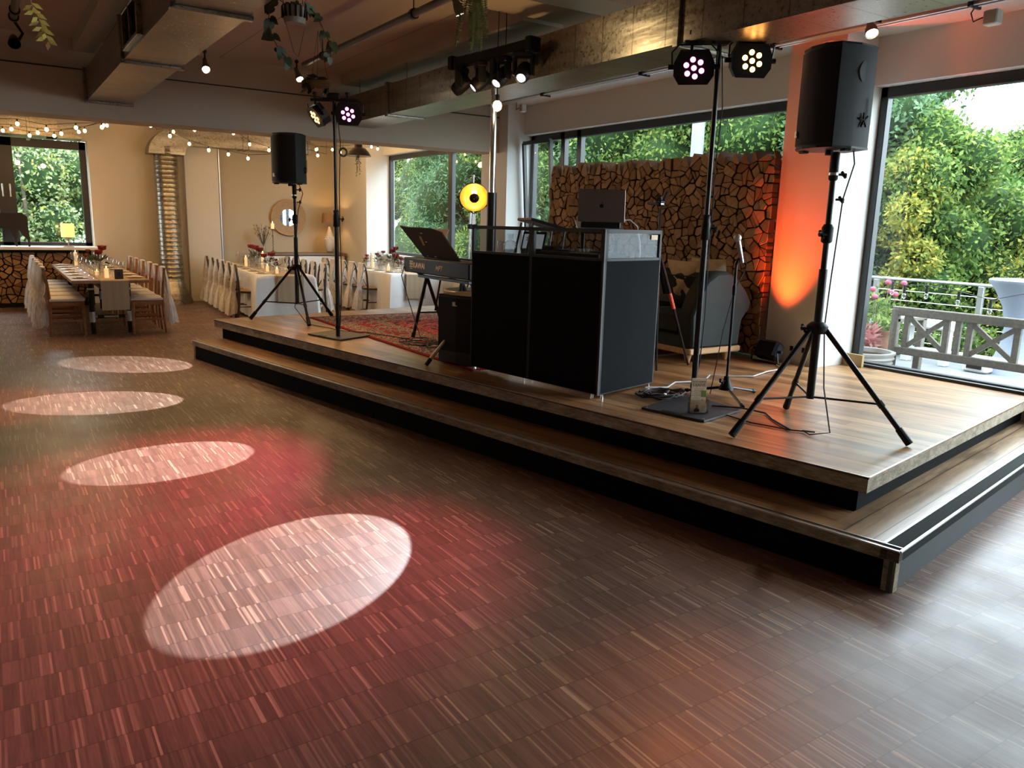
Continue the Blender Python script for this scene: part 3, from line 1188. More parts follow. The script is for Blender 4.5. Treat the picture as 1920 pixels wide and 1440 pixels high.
def par_can(parent, loc, face, lens_m, up=(0, 0, 1)):
    """flat LED par: rounded box body facing `face`, seven lenses, yoke; part of the light stand"""
    f = Vector(face).normalized()
    z = f
    x = Vector(up).cross(z).normalized()
    y = z.cross(x)
    q = Matrix((x, y, z)).transposed().to_4x4()
    q.translation = Vector(loc)
    W, Hh = .125, .10
    pl = [(-W, .03), (-W, -.045), (-W * .72, -Hh), (W * .72, -Hh), (W, -.045), (W, .03), (W * .72, Hh), (-W * .72, Hh)]
    b = MB()
    b.prism(pl, -.085, 0.0, q)
    body = b.build('par_light', BLK, parent)
    f_ = MB()
    f_.prism([(px_ * 1.03, py_ * 1.03) for px_, py_ in pl], -.012, .008, q)
    f_.build('bezel', BLK, body)
    for i in range(7):
        if i == 6:
            cx, cy = 0, 0
        else:
            a = PI / 6 + i * PI / 3 + .18
            cx, cy = .052 * math.cos(a), .052 * math.sin(a)
        l_ = MB()
        l_.lathe([(.001, .016), (.010, .014), (.0175, .0095)], 12, (0, 0, 0))
        l_.v = [tuple(q @ (Vector(p) + V3(cx, cy, 0))) for p in l_.v]
        l_.build('led_lens', lens_m, body)
    yk = MB()
    pp = [q @ V3(-W - .015, 0, -.04), q @ V3(-W - .02, Hh * .9, -.04), q @ V3(-W * .8, Hh + .035, -.04), q @ V3(W * .8, Hh + .035, -.04), q @ V3(W + .02, Hh * .9, -.04), q @ V3(W + .015, 0, -.04)]
    yk.tube(pp, .006, 6)
    yk.build('yoke', BLKM, body)
    for sg in (-1, 1):
        k = MB()
        k.cyl(q @ V3(sg * (W + .005), 0, -.04), q @ V3(sg * (W + .04), 0, -.04), .016, n=10)
        k.build('knob', BLK, body)
    return body


def light_stand(label, plate, loc, ztop, bar_a, bar_b, cans, rzp):
    t = thing('light_stand', label, 'light stand', loc)
    z = loc[2]
    # plate given by world corners
    pl = MB()
    loc_pl = [(a - loc[0], b - loc[1]) for a, b in plate]
    pl.prism(loc_pl, .004, .016)
    pl.build('base_plate', mat('matt_black_steel_plate', (0.018, 0.019, 0.022), 0.5, noise=.15, nscale=30), t)
    c = MB()
    cx = sum(p_[0] for p_ in loc_pl) / 4
    cy = sum(p_[1] for p_ in loc_pl) / 4
    for p_ in loc_pl:
        v = V3(p_[0] + (cx - p_[0]) * .08, p_[1] + (cy - p_[1]) * .08, 0)
        c.cyl(v, v + V3(0, 0, .02), .008, n=8)
    e1 = V3(loc_pl[0][0] * .6 + loc_pl[1][0] * .4, loc_pl[0][1] * .6 + loc_pl[1][1] * .4, .017)
    c.build('plate_bolts', CHROME, t)
    MB().box((e1 + V3(cx - e1.x, cy - e1.y, 0) * .12), (.10, .03, .003), rz=math.atan2(loc_pl[1][1] - loc_pl[0][1], loc_pl[1][0] - loc_pl[0][0])).build('handle_slot', BLK, t)
    MB().cyl((0, 0, .016), (0, 0, 1.20), .0215, n=14).build('lower_tube', BLKM, t, smooth=True)
    MB().cyl((0, 0, 1.20), (0, 0, ztop - z), .0165, n=14).build('upper_tube', BLKM, t, smooth=True)
    MB().lathe([(.022, .09), (.027, .095), (.027, .12), (.022, .125)], 12).build('collar', BLK, t, smooth=True)
    MB().lathe([(.0215, 1.12), (.030, 1.13), (.030, 1.23), (.024, 1.25), (.028, 1.28), (.018, 1.29)], 14).build('clamp_collar', BLK, t, smooth=True)
    knob(t, (.025, -.01, 1.20), (1, -.5, 0))
    A = Vector(bar_a) - Vector(loc)
    B = Vector(bar_b) - Vector(loc)
    MB().cyl(A, B, .016, n=8).build('cross_bar', BLKM, t)
    mid = (A + B) / 2
    MB().box(V3(0, 0, ztop - z + .02), (.13, .10, .07), rz=math.atan2((B - A).y, (B - A).x), bev=.015).build('bar_head', BLK, t)
    for (cl, fc, lm) in cans:
        cl = Vector(cl) - Vector(loc)
        par_can(t, cl, fc, lm)
        # nearest point on the bar for the clamp
        k = max(0, min(1, (cl - A).dot(B - A) / (B - A).length_squared))
        pb = A + (B - A) * k
        cm = MB()
        cm.cyl(pb + V3(0, 0, -.05), pb + V3(0, 0, .05), .010, n=8)
        cm.cyl(pb + V3(0, 0, .045), pb + V3(0, 0, .07), .024, n=10)
        cm.build('clamp_knob', BLK, t)
    MB().tube([(.02, -.01, ztop - z - .08), (.05, -.02, ztop - z - .4), (.035, -.01, ztop - z - .8), (.03, -.02, 1.4), (.035, -.01, 1.05), (.045, -.01, .6), (.03, -.01, .3), (.03, .02, .1)], .0045, 6).build('power_cable', STRINGM, t)
    return t


camp = V3(0, 0, 1.6)
LR = (4.057, 3.796, ZS)
pinkR, ambR = V3(3.905, 3.86, 2.635), V3(4.225, 3.665, 2.69)
light_stand('tall black light stand with pink and amber LED spots at the stage front',
            [(3.541, 3.764), (3.648, 3.306), (4.112, 3.408), (4.141, 3.951)], LR, 2.80, (3.86, 3.91, 2.79), (4.26, 3.68, 2.835),
            [(pinkR, (-.62, -.62, -.30), PINKL), (ambR, (-.52, -.80, -.22), AMBL)], 0)
LL = (2.915, 7.668, ZS)
pinkL, ambL = V3(3.03, 7.60, 2.625), V3(2.76, 7.76, 2.59)
light_stand('slimmer far light stand with amber and pink LED spots, beside the rug edge',
            [(2.697, 7.969), (2.841, 7.415), (3.247, 7.616), (3.10, 8.15)], LL, 2.76, (2.72, 7.78, 2.75), (3.12, 7.56, 2.76),
            [(pinkL, (-.42, -.85, -.25), PINKL), (ambL, (-.85, .02, -.62), AMBL)], 0)
# par beams (washes)
lamp('par_light_beam', 'SPOT', pinkR + V3(-.04, -.04, -.02), 520, (1, .11, .24), None, .05, (0.55, 3.35, 0), 44, 1.0)
lamp('par_light_beam', 'SPOT', pinkL + V3(-.02, -.05, -.02), 760, (1, .07, .16), None, .05, (0.75, 5.15, 0), 32, 1.0)
lamp('par_light_beam', 'SPOT', ambR + V3(-.03, -.06, -.02), 70, (1, .26, .07), None, .05, (1.35, 1.2, 0), 30, .95)
lamp('par_light_beam', 'SPOT', ambL + V3(-.06, .0, -.03), 420, (1, .20, .09), None, .05, (-.15, 7.7, 0), 30, 1.0)

# moving-head bar on a chrome wind-up stand
mh = thing('moving_head_bar', 'black bar of four moving-head spotlights on a silver tripod stand', 'light bar', (3.70, 5.98, ZS))
zb_ = 3.03 - ZS
bd = V3(.096, -.995, 0)
MB().cyl((0, 0, 1.42), (0, 0, zb_ - .26), .026, n=14).build('silver_tube', CHROME, mh, smooth=True)
MB().cyl((0, 0, .35), (0, 0, 1.46), .042, n=14).build('black_tube', BLKM, mh, smooth=True)
MB().box((0, 0, zb_ - .16), (.07, .07, .22), bev=.01).build('bar_adapter', BLK, mh)
for a in (194, 314, 74):
    d = V3(math.cos(math.radians(a)), math.sin(math.radians(a)), 0)
    lg = MB()
    lg.cyl(d * .04 + V3(0, 0, .62), d * .70 + V3(0, 0, .06), .0155, n=10)
    l_ = lg.build('leg', mat('satin_silver_tube', (.62, .58, .5), .38, metal=.6), mh, smooth=True)
    MB().cyl(d * .70 + V3(0, 0, .058), d * .745 + V3(0, 0, .014), .018, n=10).build('rubber_foot', BLK, l_)
bar = MB()
Pc = V3(0.02, .09, zb_)
ang = math.atan2(bd.y, bd.x)
bar.box(Pc, (1.14, .085, .085), rz=ang, bev=.01)
bar_o = bar.build('control_bar', BLK, mh)
for sg in (-1, 1):
    MB().box(Pc + bd * (.55 * sg), (.07, .12, .12), rz=ang, bev=.01).build('end_block', BLK, mh)
for sg in (-.30, .20):
    MB().cyl(Pc + bd * sg + V3(0, 0, .04), (Pc + bd * sg).xy.to_3d() + V3(0, 0, 3.41 - ZS), .004, n=6).build('safety_wire', STRINGM, mh)
spots = [(1.187, 9.30), (.72, 7.46), (.90, 5.44), (1.12, 3.43)]
angs = [11.6, 12.6, 12.2, 12.7]
hw = []
for i, sgn in enumerate((-.44, -.15, .15, .44)):
    base = Pc + bd * sgn
    wpos = base + Vector((3.70, 5.98, ZS)) + V3(0, 0, -.20)
    tgt = V3(*spots[i], 0)
    d = (tgt - wpos).normalized()
    hd_c = base + V3(0, 0, -.20)
    yk = MB()
    sd = V3(d.y, -d.x, 0).normalized()
    for s2 in (-1, 1):
        yk.box(hd_c + sd * (.075 * s2) + V3(0, 0, .06), (.025, .07, .17), rz=math.atan2(sd.y, sd.x), bev=.008)
    yk.box(base + V3(0, 0, -.065), (.18, .09, .05), rz=math.atan2(sd.y, sd.x), bev=.01)
    yo = yk.build('yoke', BLK, mh)
    q = d.to_track_quat('Z', 'Y').to_matrix()
    h = MB()
    h.lathe([(.02, -.10), (.05, -.09), (.062, -.04), (.062, .05), (.05, .085), (.042, .09), (.036, .085)], 18, hd_c, q)
    ho = h.build('moving_head', BLK, mh, smooth=True)
    MB().lathe([(.001, .090), (.030, .088), (.034, .084)], 18, hd_c, q).build('lens', COLDW, ho)
    wp = wpos + d * .12
    dist = (tgt - wp).length
    lamp('moving_head_beam', 'SPOT', wp, [1900, 1900, 1900, 1900][i], (.84, .93, 1), None, .012, tgt, angs[i], .03)

# bare bulb hanging beside the bar
bb = thing('hanging_bulb', 'bare glowing bulb hanging on a cord beside the moving-head bar', 'bulb', (3.66, 5.86, 2.585))
MB().ball((0, 0, 0), .038, 12, 8, (1, 1, 1.15)).build('bulb', BULBW, bb, True)
MB().cyl((0, 0, .04), (0, 0, .09), .018, n=10).build('socket', BLK, bb)
MB().tube([(0, 0, .09), (-.02, -.02, .4), (-.03, -.05, ZC - 2.585)], .004, 6).build('cord', STRINGM, bb)
lamp('bulb_light', 'POINT', (3.66, 5.86, 2.52), 9, (1, .62, .25), None, .04)

# DJ booth: three-part folding facade with acrylic windows
bo = thing('dj_booth', 'black fabric DJ booth facade with clear acrylic windows along the top', 'booth', (3.483, 4.156, ZS))
PTS = [V3(3.262, 5.545, 0), V3(3.372, 4.861, 0), V3(3.483, 4.156, 0), V3(4.16, 4.33, 0)]
PTS = [p - V3(3.483, 4.156, 0) for p in PTS]
for i in range(3):
    a, b = PTS[i], PTS[i + 1]
    d = (b - a).normalized()
    n = V3(-d.y, d.x, 0) if i < 2 else V3(-d.y, d.x, 0)
    an = math.atan2(d.y, d.x)
    Lp = (b - a).length
    mid = (a + b) / 2
    fm = ALU if i == 2 else BLKM
    z0, zm, z1 = .03, .965, 1.175
    fr = MB()
    for s2 in (0, 1):
        p = a + d * (.014 + s2 * (Lp - .028))
        fr.box(p + V3(0, 0, (z0 + z1) / 2), (.024, .024, z1 - z0), rz=an)
    for zz in (z0 + .012, zm, z1 - .012):
        fr.box(mid + V3(0, 0, zz), (Lp, .024, .026), rz=an)
    pan = fr.build('panel_frame', mat('grey_anodised_frame', (.075, .08, .085), .6, spec=.3) if i == 2 else BLKM, bo)
    MB().box(mid + V3(0, 0, (z0 + zm) / 2), (Lp - .03, .028, zm - z0 - .01), rz=an).build('fabric_cover', GRYF if i == 2 else BLKF, pan)
    MB().box(mid + V3(0, 0, (zm + z1) / 2), (Lp - .05, .004, z1 - zm - .03), rz=an).build('acrylic_window', ACRY, pan)
    for s2 in (.05, Lp - .05):
        p = a + d * s2
        MB().cyl(p + V3(0, 0, 0), p + V3(0, 0, .03), .012, .009, n=10).build('foot', CHROME, pan)
MB().box(PTS[2] + V3(.0, .0, .6), (.02, .02, 1.15)).build('hinge', mat('dull_hinge_strip', (.16, .165, .17), .5), bo)
lbm = MB()
d = (PTS[3] - PTS[2]).normalized()
lbm.box(PTS[2] + d * .60 + V3(.004, -.004, 1.125), (.085, .006, .035), rz=math.atan2(d.y, d.x))
lbm.build('name_label', PAPER, bo)
# white floor clutter at booth foot
tag(MB().tube([(3.235, 5.46, .428), (3.22, 5.36, .43), (3.27, 5.30, .428), (3.25, 5.22, .428), (3.28, 5.12, .428), (3.27, 5.05, .428)], .009, 6).build('tassel_cord', mat('off_white_cord', (.5, .44, .34), .9), None, True),
    'short off-white rug tassel lying at the left foot of the DJ booth', 'cord')

# DJ table and gear behind the facade
dt = thing('dj_table', 'low black table behind the DJ booth facade carrying the mixing gear', 'table', (3.83, 4.93, ZS))
MB().box((.0, .05, .93), (.56, 1.05, .03), rz=.157).build('table_top', BLK, dt)
for sx in (-.22, .22):
    for sy in (-.42, .50):
        MB().cyl((sx - sy * .157, sy + sx * .157, 0), (sx - sy * .157, sy + sx * .157, .92), .015, n=8).build('leg', BLKM, dt)
TZ = ZS + .948
mx = thing('dj_controller', 'black DJ controller with knobs behind the middle acrylic window', 'controller', (3.68, 4.66, TZ), math.radians(98.9))
MB().box((0, 0, .03), (.60, .30, .055), bev=.008).build('casing', BLK, mx)
for sx in (-.19, .19):
    MB().cyl((sx, 0, .057), (sx, 0, .068), .085, n=24).build('jog_wheel', mat('satin_dark_wheel', (.05, .05, .05), .3, metal=.6), mx)
k = MB()
for i in range(6):
    for j in range(3):
        k.cyl((-.05 + i * .02, -.08 + j * .06, .057), (-.05 + i * .02, -.08 + j * .06, .078), .006, n=8)
k.build('knobs', ALU, mx)['kind'] = 'stuff'
lp = thing('laptop', 'open silver laptop on a raised stand, its lid seen from behind', 'laptop', (3.885, 4.70, TZ), -.585649)
# local -y faces the camera
lid = MB()
lid.box((0, 0, .400), (.356, .010, .245), bev=.004, rot=Matrix.Rotation(math.radians(-8), 3, 'X'))
lid_o = lid.build('lid', mat('silver_laptop_lid', (0.20, 0.15, 0.13), 0.35, metal=.8), lp)
ap = MB()
q = Matrix.Translation((0, -.0085, .398)) @ Matrix.Rotation(PI / 2 + math.radians(-8), 4, 'X')
pa = []
for i in range(28):
    a = 2 * PI * i / 28 + PI / 2
    rr = .0165 * (1 - .16 * max(0, math.cos(a - PI / 2)) ** 6 - .10 * max(0, math.cos(a + PI / 2)) ** 8)
    x_, y_ = rr * math.cos(a), rr * math.sin(a)
    dd = math.hypot(x_ - .0195, y_ - .002)
    if dd < .0085:
        x_ = .0195 - .0085 * (1 if True else 0) * ((.0195 - x_) / dd)
    pa.append((x_, y_))
ap.prism(pa, -.0005, .0008, q)
ap.prism([(0, .017), (.007, .020), (.008, .027), (.001, .024)], -.0005, .0008, q)
ap.build('lid_emblem', BLK, lid_o)
MB().box((0, .12, .255), (.356, .25, .014), bev=.005, rot=Matrix.Rotation(math.radians(14), 3, 'X')).build('keyboard_base', mat('silver_laptop_body', (0.35, 0.34, 0.34), 0.35, metal=.8), lp)
sm = MB()
sm.box((0, .02, .235), (.30, .02, .09), bev=.004)
for sx in (-.13, .13):
    sm.box((sx, .04, .12), (.03, .02, .24), bev=.004)
    sm.box((sx, .12, .006), (.03, .25, .012), bev=.003)
sm.build('laptop_stand', BLKM, lp)
tag(MB().tube([(4.055, 4.63, 1.665), (4.10, 4.61, 1.668), (4.14, 4.57, 1.62), (4.15, 4.54, 1.50), (4.14, 4.52, 1.39)], .005, 6).build('charging_cable', PORC, None, True), 'white charging cable curving down from the laptop', 'cable')
# slanted tablet/sampler stand at the left
sp = thing('equipment_stand', 'black slanted equipment stand rising above the left acrylic window', 'stand', (3.58, 5.08, TZ), math.radians(-20))
rm = Matrix.Rotation(math.radians(-16), 3, 'Y')
MB().box((.02, -.02, .250), (.30, .44, .022), rot=Matrix.Rotation(math.radians(14), 3, 'Y'), bev=.004).build('slanted_tray', BLK, sp)
for sy in (-.2, .16):
    lg = MB()
    lg.tube([(-.10, sy, .26), (-.15, sy, .02), (-.13, sy, .008), (.13, sy, .008), (.15, sy, .21)], .009, 6)
    lg.build('side_leg', mat('grey_steel_legs', (.09, .09, .09), .4, metal=.6), sp)
sc_ = thing('tablet', 'small tilted tablet with palm picture on screen, inside the left acrylic window', 'tablet', (3.50, 5.03, TZ), math.radians(-62))
MB().box((0, 0, .12), (.20, .012, .15), rot=Matrix.Rotation(math.radians(-20), 3, 'X'), bev=.006).build('casing', BLK, sc_)
MB().box((0, -.008, .12), (.17, .002, .115), rot=Matrix.Rotation(math.radians(-20), 3, 'X')).build('screen', mat('pale_tablet_screen', (.5, .52, .52), .3, emit=.25, ecol=(.7, .75, .75)), sc_)
MB().box((0, .05, .02), (.14, .12, .03), bev=.005).build('support', BLK, sc_)
pm = MB()
for a in (20, 60, 110, 150, 200, 340):
    pm.leaf((-.03, -.019, .135), (math.cos(math.radians(a)), -.0, math.sin(math.radians(a))), (0, 1, 0), .035, .008)
pm.cyl((-.03, -.021, .135), (-.028, -.012, .09), .002, n=5)
pm.build('palm_picture', IVY, sc_)
px_ = thing('effects_unit', 'grey angular effects box standing behind the left acrylic window', 'mixer', (3.50, 5.02, TZ), math.radians(-62))
MB().box((.03, .1, .045), (.30, .2, .085), bev=.01).build('casing', GRYF, px_)
MB().cyl((.13, -.002, .05), (.13, -.012, .05), .018, n=14).build('dial', BLK, px_)


def tumbler(name, label, loc, r=.034, h=.10, grp=None, stem=False, cat='glass'):
    b = MB()
    if stem:
        b.lathe([(.030, 0), (.031, .003), (.005, .006), (.004, .08), (.012, .09), (.030, .11), (.038, .14), (.036, .18), (.030, .215)], 12)
    else:
        b.lathe([(r * .82, 0), (r * .85, .004), (r, h)], 14)
        b.lathe([(.001, .006), (r * .8, .006)], 14)
    o = b.build(name, CLEAR, None, True, loc=loc)
    return tag(o, label, cat, grp)


tumbler('drinking_glass', 'short water glass behind the leftmost acrylic window, beside the bottle', (3.395, 5.34, TZ), .035, .11)
bt = thing('glass_carafe', 'round-bellied clear carafe behind the leftmost acrylic window', 'carafe', (3.45, 5.28, TZ))
MB().lathe([(.04, 0), (.055, .02), (.058, .06), (.045, .10), (.022, .12), (.020, .16), (.026, .17)], 16).build('glass_body', CLEAR, bt, True)
MB().lathe([(.001, .005), (.050, .02), (.052, .05), (.001, .05)], 16).build('water', mat('clear_water', (.6, .65, .66), .05, alpha=.35), bt, True)

# subwoofer
sb = thing('subwoofer', 'black subwoofer cabinet with small silver badge, left of the DJ booth', 'subwoofer', (3.156, 5.922, ZS))
da = V3(3.299 - 3.156, 5.519 - 5.922, 0).normalized()
db = V3(-da.y, da.x, 0)
an = math.atan2(da.y, da.x)
pw = .425
pr = [V3(0, 0, 0), da * pw * .5 - db * .015, da * pw, da * pw + db * .42, db * .42]
MB().prism([(p.x, p.y) for p in pr], .02, .59).build('cabinet', mat('black_sub_paint', (.012, .012, .013), .5, noise=.2, nscale=80), sb)
MB().prism([(p.x, p.y) for p in [V3(0, 0, 0) - db * .006, da * pw * .5 - db * .022, da * pw - db * .006, da * pw, V3(0, 0, 0)]], .12, .575).build('grille', mat('black_grille_mesh', (0.007, 0.006, 0.006), 0.7), sb)
MB().prism([(p.x, p.y) for p in pr], .585, .598).build('top_edge', BLK, sb)
b = MB()
c = da * .19 - db * .024
b.box(c + V3(0, 0, .525), (.030, .004, .034), rz=an)
b.box(c + da * .01 + V3(0, 0, .512), (.046, .004, .009), rz=an)
b.build('badge', ALU, sb)
for p in (da * .05 + db * .05, da * .37 + db * .05, da * .05 + db * .37, da * .37 + db * .37):
    MB().cyl(p, p + V3(0, 0, .025), .02, n=10).build('rubber_foot', BLK, sb)

# stage piano on a table-type stand; its rear faces the dance floor
kb = thing('stage_piano', 'black stage piano seen from behind, with white maker lettering on its rear', 'stage piano', (3.66, 7.67, 1.085))
Lk = 1.38
MB().box((.165, -Lk / 2, .085), (.33, Lk, .155), bev=.012).build('body', BLK, kb)
key = MB()
key.box((.27, -Lk / 2, .165), (.13, Lk - .1, .012))
key.build('white_keys', PORC, kb)
bk = MB()
for i in range(50):
    if i % 7 not in (2, 6):
        bk.box((.24, -.09 - i * .0237, .178), (.08, .011, .012))
bk.build('black_keys', BLK, kb)['kind'] = 'stuff'
WT = mat('warm_white_print', (.75, .58, .45), .6)
lettering('maker_lettering', 'KAWAI', .080, WT, kb, (-.0015, -.36, .085), (0, -1, 0), (0, 0, 1), bold=.0015)
lettering('model_lettering', 'MP7', .075, WT, kb, (-.0015, -.79, .080), (0, -1, 0), (0, 0, 1), italic=.3, bold=.001)
cr_ = MB()
for (yy, zz, ly, lz) in ((-.185, .125, .08, .012), (-.165, .10, .03, .026), (-.205, .10, .03, .026), (-.185, .072, .08, .012), (-.185, .052, .06, .008)):
    cr_.box((-.001, yy, zz), (.003, ly, lz))
cr_.build('maker_crest', mat('gold_print', (.5, .36, .14), .5), kb)
for yy in (-.2, -.9):
    MB().box((.1, yy, -.002), (.06, .05, .02), bev=.004).build('rubber_foot', BLK, kb)
ks = thing('keyboard_stand', 'black table-style keyboard stand with slanting legs under the stage piano', 'keyboard stand', (3.70, 7.30, ZS + .008))
zt = 1.085 - ZS - .02 - .008
MB().box((.02, -.42, zt), (.05, 1.05, .03), bev=.004).build('top_rail', BLKM, ks)
for (y0, y1) in ((-.05, .06), (-.78, -.72)):
    l_ = MB()
    l_.cyl((.02, y0, zt), (-.08, y1, .0), .018, n=10)
    lo = l_.build('leg', BLKM, ks, smooth=True)
    MB().cyl((-.073, y1 * .95 + y0 * .05, .05), (-.082, y1, -.004), .022, n=10).build('rubber_foot', BLK, lo)
    l_ = MB()
    l_.cyl((.02, y0, zt), (.30, y1 - .02, .0), .018, n=10)
    lo = l_.build('leg', BLKM, ks, smooth=True)
    MB().cyl((.28, y1, .04), (.302, y1 - .02, -.004), .022, n=10).build('rubber_foot', BLK, lo)
    MB().cyl((-.04, (y0 + y1) / 2 + .02, .26), (.19, (y0 + y1) / 2, .26), .009, n=8).build('cross_bar', BLKM, ks)
    MB().cyl((.12, y0 - .12, zt), (.15, (y0 + y1) / 2, .28), .010, n=8).build('strut', BLKM, ks)
mr = thing('music_rest', 'black slanted music rest board standing on the stage piano', 'music rest', (3.72, 7.22, 1.255))
qa = Matrix.Rotation(math.radians(24), 4, 'Y')
b = MB()
b.prism([(0, .12), (0, -.62), (.30, -.50), (.34, -.30), (.345, .20), (.36, .36)], -.006, .006, Matrix(((0, 0, 1, 0), (0, 1, 0, -.05), (1, 0, 0, 0), (0, 0, 0, 1))))
bo_ = b.build('rest_board', BLK, mr)
bo_.matrix_basis = Matrix.Rotation(math.radians(-28), 4, 'Y')
for (yy, zz, ly, lz, mm) in ((-.06, .20, .045, .10, mat('tan_paper_strip', (.42, .27, .19), .7)), (-.12, .285, .04, .008, WHITEP), (-.14, .19, .04, .008, WHITEP), (-.20, .03, .045, .008, WHITEP), (-.03, .03, .02, .01, WHITEP)):
    x_ = MB()
    x_.box((-.008, yy, zz), (.003, ly, lz))
    xo = x_.build('stick_on_strip', mm, bo_)
MB().box((.02, -.1, .01), (.06, .3, .02)).build('rest_foot', BLK, mr)
pp = MB()
pp.box((.158, .14, .175), (.006, .36, .26), rot=Matrix.Rotation(math.radians(28), 3, 'Y'))
tag(pp.build('sheet_music', mat('tan_paper_strip', (.42, .27, .19), .7), None, loc=(3.72, 7.22, 1.255)), 'tan edge of sheet music showing above the music rest', 'sheet music')
tag(MB().tube([(3.655, 7.64, 1.15), (3.63, 7.66, 1.05), (3.64, 7.55, .85), (3.62, 7.35, .65), (3.58, 7.1, .45), (3.65, 6.9, .436), (3.75, 6.8, .46)], .005, 6).build('piano_cable', STRINGM, None, True), 'black cable hanging from the left end of the stage piano', 'cable')
rr2 = random.Random(3)
for i, lb in enumerate(('tangle of black cable on the rug beside the keyboard stand leg', 'longer black cable snaking over the rug under the stage piano')):
    pts = []
    for k_ in range(40):
        a = k_ * .55 + i * 2
        pts.append((3.55 + .16 * math.cos(a) * (1 + .4 * math.sin(k_ * .31)) + rr2.uniform(-.03, .03) - i * .1, 6.55 + .22 * math.sin(a * .8) + i * .25, .445 + .03 * abs(math.sin(k_ * .9 + i))))
    tag(MB().tube(pts, .005, 5).build('cable_tangle', STRINGM, None, True), lb, 'cable')

# microphone on stand
ms = thing('microphone_stand', 'black microphone stand with three short legs in front of the sofa', 'microphone stand', (4.385, 3.79, ZS))
MB().cyl((0, 0, .07), (0.0, 0, .965), .010, n=10).build('pole', BLKM, ms, smooth=True)
MB().lathe([(.055, .055), (.05, .075), (.028, .11), (.020, .15), (.012, .155)], 14).build('leg_hub', BLK, ms, smooth=True)
knob(ms, (-.02, 0, .12), (-1, 0, 0), .016)
for fx, fy in ((.31, -.0), (-.19, -.32), (-.15, .25)):
    l_ = MB()
    l_.cyl((fx * .1, fy * .1, .07), (fx, fy, .015), .010, n=8)
    lo = l_.build('leg', BLKM, ms, smooth=True)
    MB().cyl((fx * .93, fy * .93, .02), (fx * 1.02, fy * 1.02, .013), .014, n=8).build('rubber_foot', BLK, lo)
MB().lathe([(.011, .74), (.014, .75), (.014, .80), (.011, .81)], 10).build('clutch', BLK, ms)
mc = thing('microphone', 'silver handheld microphone leaning in the clip of its stand', 'microphone', (4.385, 3.79, ZS + .975))
ax = (V3(-.05, .012, .155)).normalized()
b0 = V3(.035, -.02, -.005)
MB().cyl(b0, b0 + ax * .16, .013, .019, n=14).build('handle', ALU, mc, True)
MB().ball(b0 + ax * .178, .028, 14, 9).build('grille_ball', mat('silver_mesh', (.5, .47, .42), .45, metal=.7), mc, True)
MB().tube([(0, 0, -.02), (.01, -.005, .01), (.03, -.015, .035)], .012, 8).build('clip', BLK, mc)
tag(MB().tube([(4.44, 3.76, 1.44), (4.46, 3.76, 1.36), (4.40, 3.80, 1.2), (4.36, 3.84, .9), (4.33, 3.86, .6), (4.32, 3.88, .43)], .0035, 6).build('microphone_cable', STRINGM, None, True), 'thin microphone cable hanging beside the stand pole', 'cable')

# flyer holder on the plate
fh = thing('flyer_holder', 'clear acrylic holder with tall flyer and photo card, on the black base plate', 'flyer holder', (3.765, 3.475, ZS + .018), -.50)
MB().box((0, .006, .115), (.100, .004, .225)).build('flyer', PAPER, fh)
h_ = MB()
h_.box((0, -.022, .045), (.125, .003, .085))
h_.box((0, .014, .05), (.125, .003, .095))
h_.box((-.062, -.004, .045), (.003, .036, .085))
h_.box((.062, -.004, .045), (.003, .036, .085))
h_.box((0, -.004, .002), (.125, .036, .004))
h_.build('acrylic_holder', CLEAR, fh)
lettering('flyer_heading', 'HOCHZEITS', .0165, TXT, fh, (0, .0035, .203), (1, 0, 0), (0, 0, 1))
lettering('flyer_title', 'DJANE', .029, TXT, fh, (0, .0035, .183), (1, 0, 0), (0, 0, 1))
tl = MB()
for i in range(12):
    w_ = (.028 + .02 * ((i * 7) % 3)) if i > 1 else .06
    tl.box((-.018 if i > 1 else 0, .0035, .158 - i * .009), (w_, .0006, .0016))
tl.build('printed_lines', TXT, fh)['kind'] = 'stuff'
MB().box((.034, .0032, .125), (.030, .001, .042)).build('green_square', mat('leaf_green_print', (.13, .27, .06), .7), fh)
MB().leaf((.018, .0032, .078), (1, 0, .8), (0, 1, 0), .018, .008).build('small_emblem', mat('red_brown_print', (.3, .08, .06), .7), fh)
MB().box((.010, -.012, .034), (.085, .002, .054)).build('photo_card', PAPER, fh)
pc = MB()
for i in range(5):
    pc.box((.032, -.0135, .048 - i * .008), (.026 - .004 * (i % 2), .0006, .0022))
pc.build('card_lines', TXT, fh)['kind'] = 'stuff'
sil = MB()
mq = Matrix(((1, 0, 0, -.012), (0, 0, 1, -.0137), (0, 1, 0, .034), (0, 0, 0, 1)))
sil.prism([(-.018, -.026), (.018, -.026), (.016, -.008), (.008, -.002), (.008, .014), (.004, .021), (-.004, .021), (-.008, .014), (-.008, -.002), (-.016, -.008)], -.0004, .0004, mq)
sil.build('portrait_silhouette', mat('dark_portrait', (.035, .02, .012), .8), fh)
fc = MB()
fc.prism([(.0045 * math.cos(a) , .009 + .006 * math.sin(a)) for a in [2 * PI * i / 10 for i in range(10)]], .0004, .0008, mq @ Matrix.Scale(1, 4) @ Matrix.Diagonal((1, 1, -1, 1)))
fc.build('portrait_face', mat('skin_print', (.42, .24, .16), .8), fh)

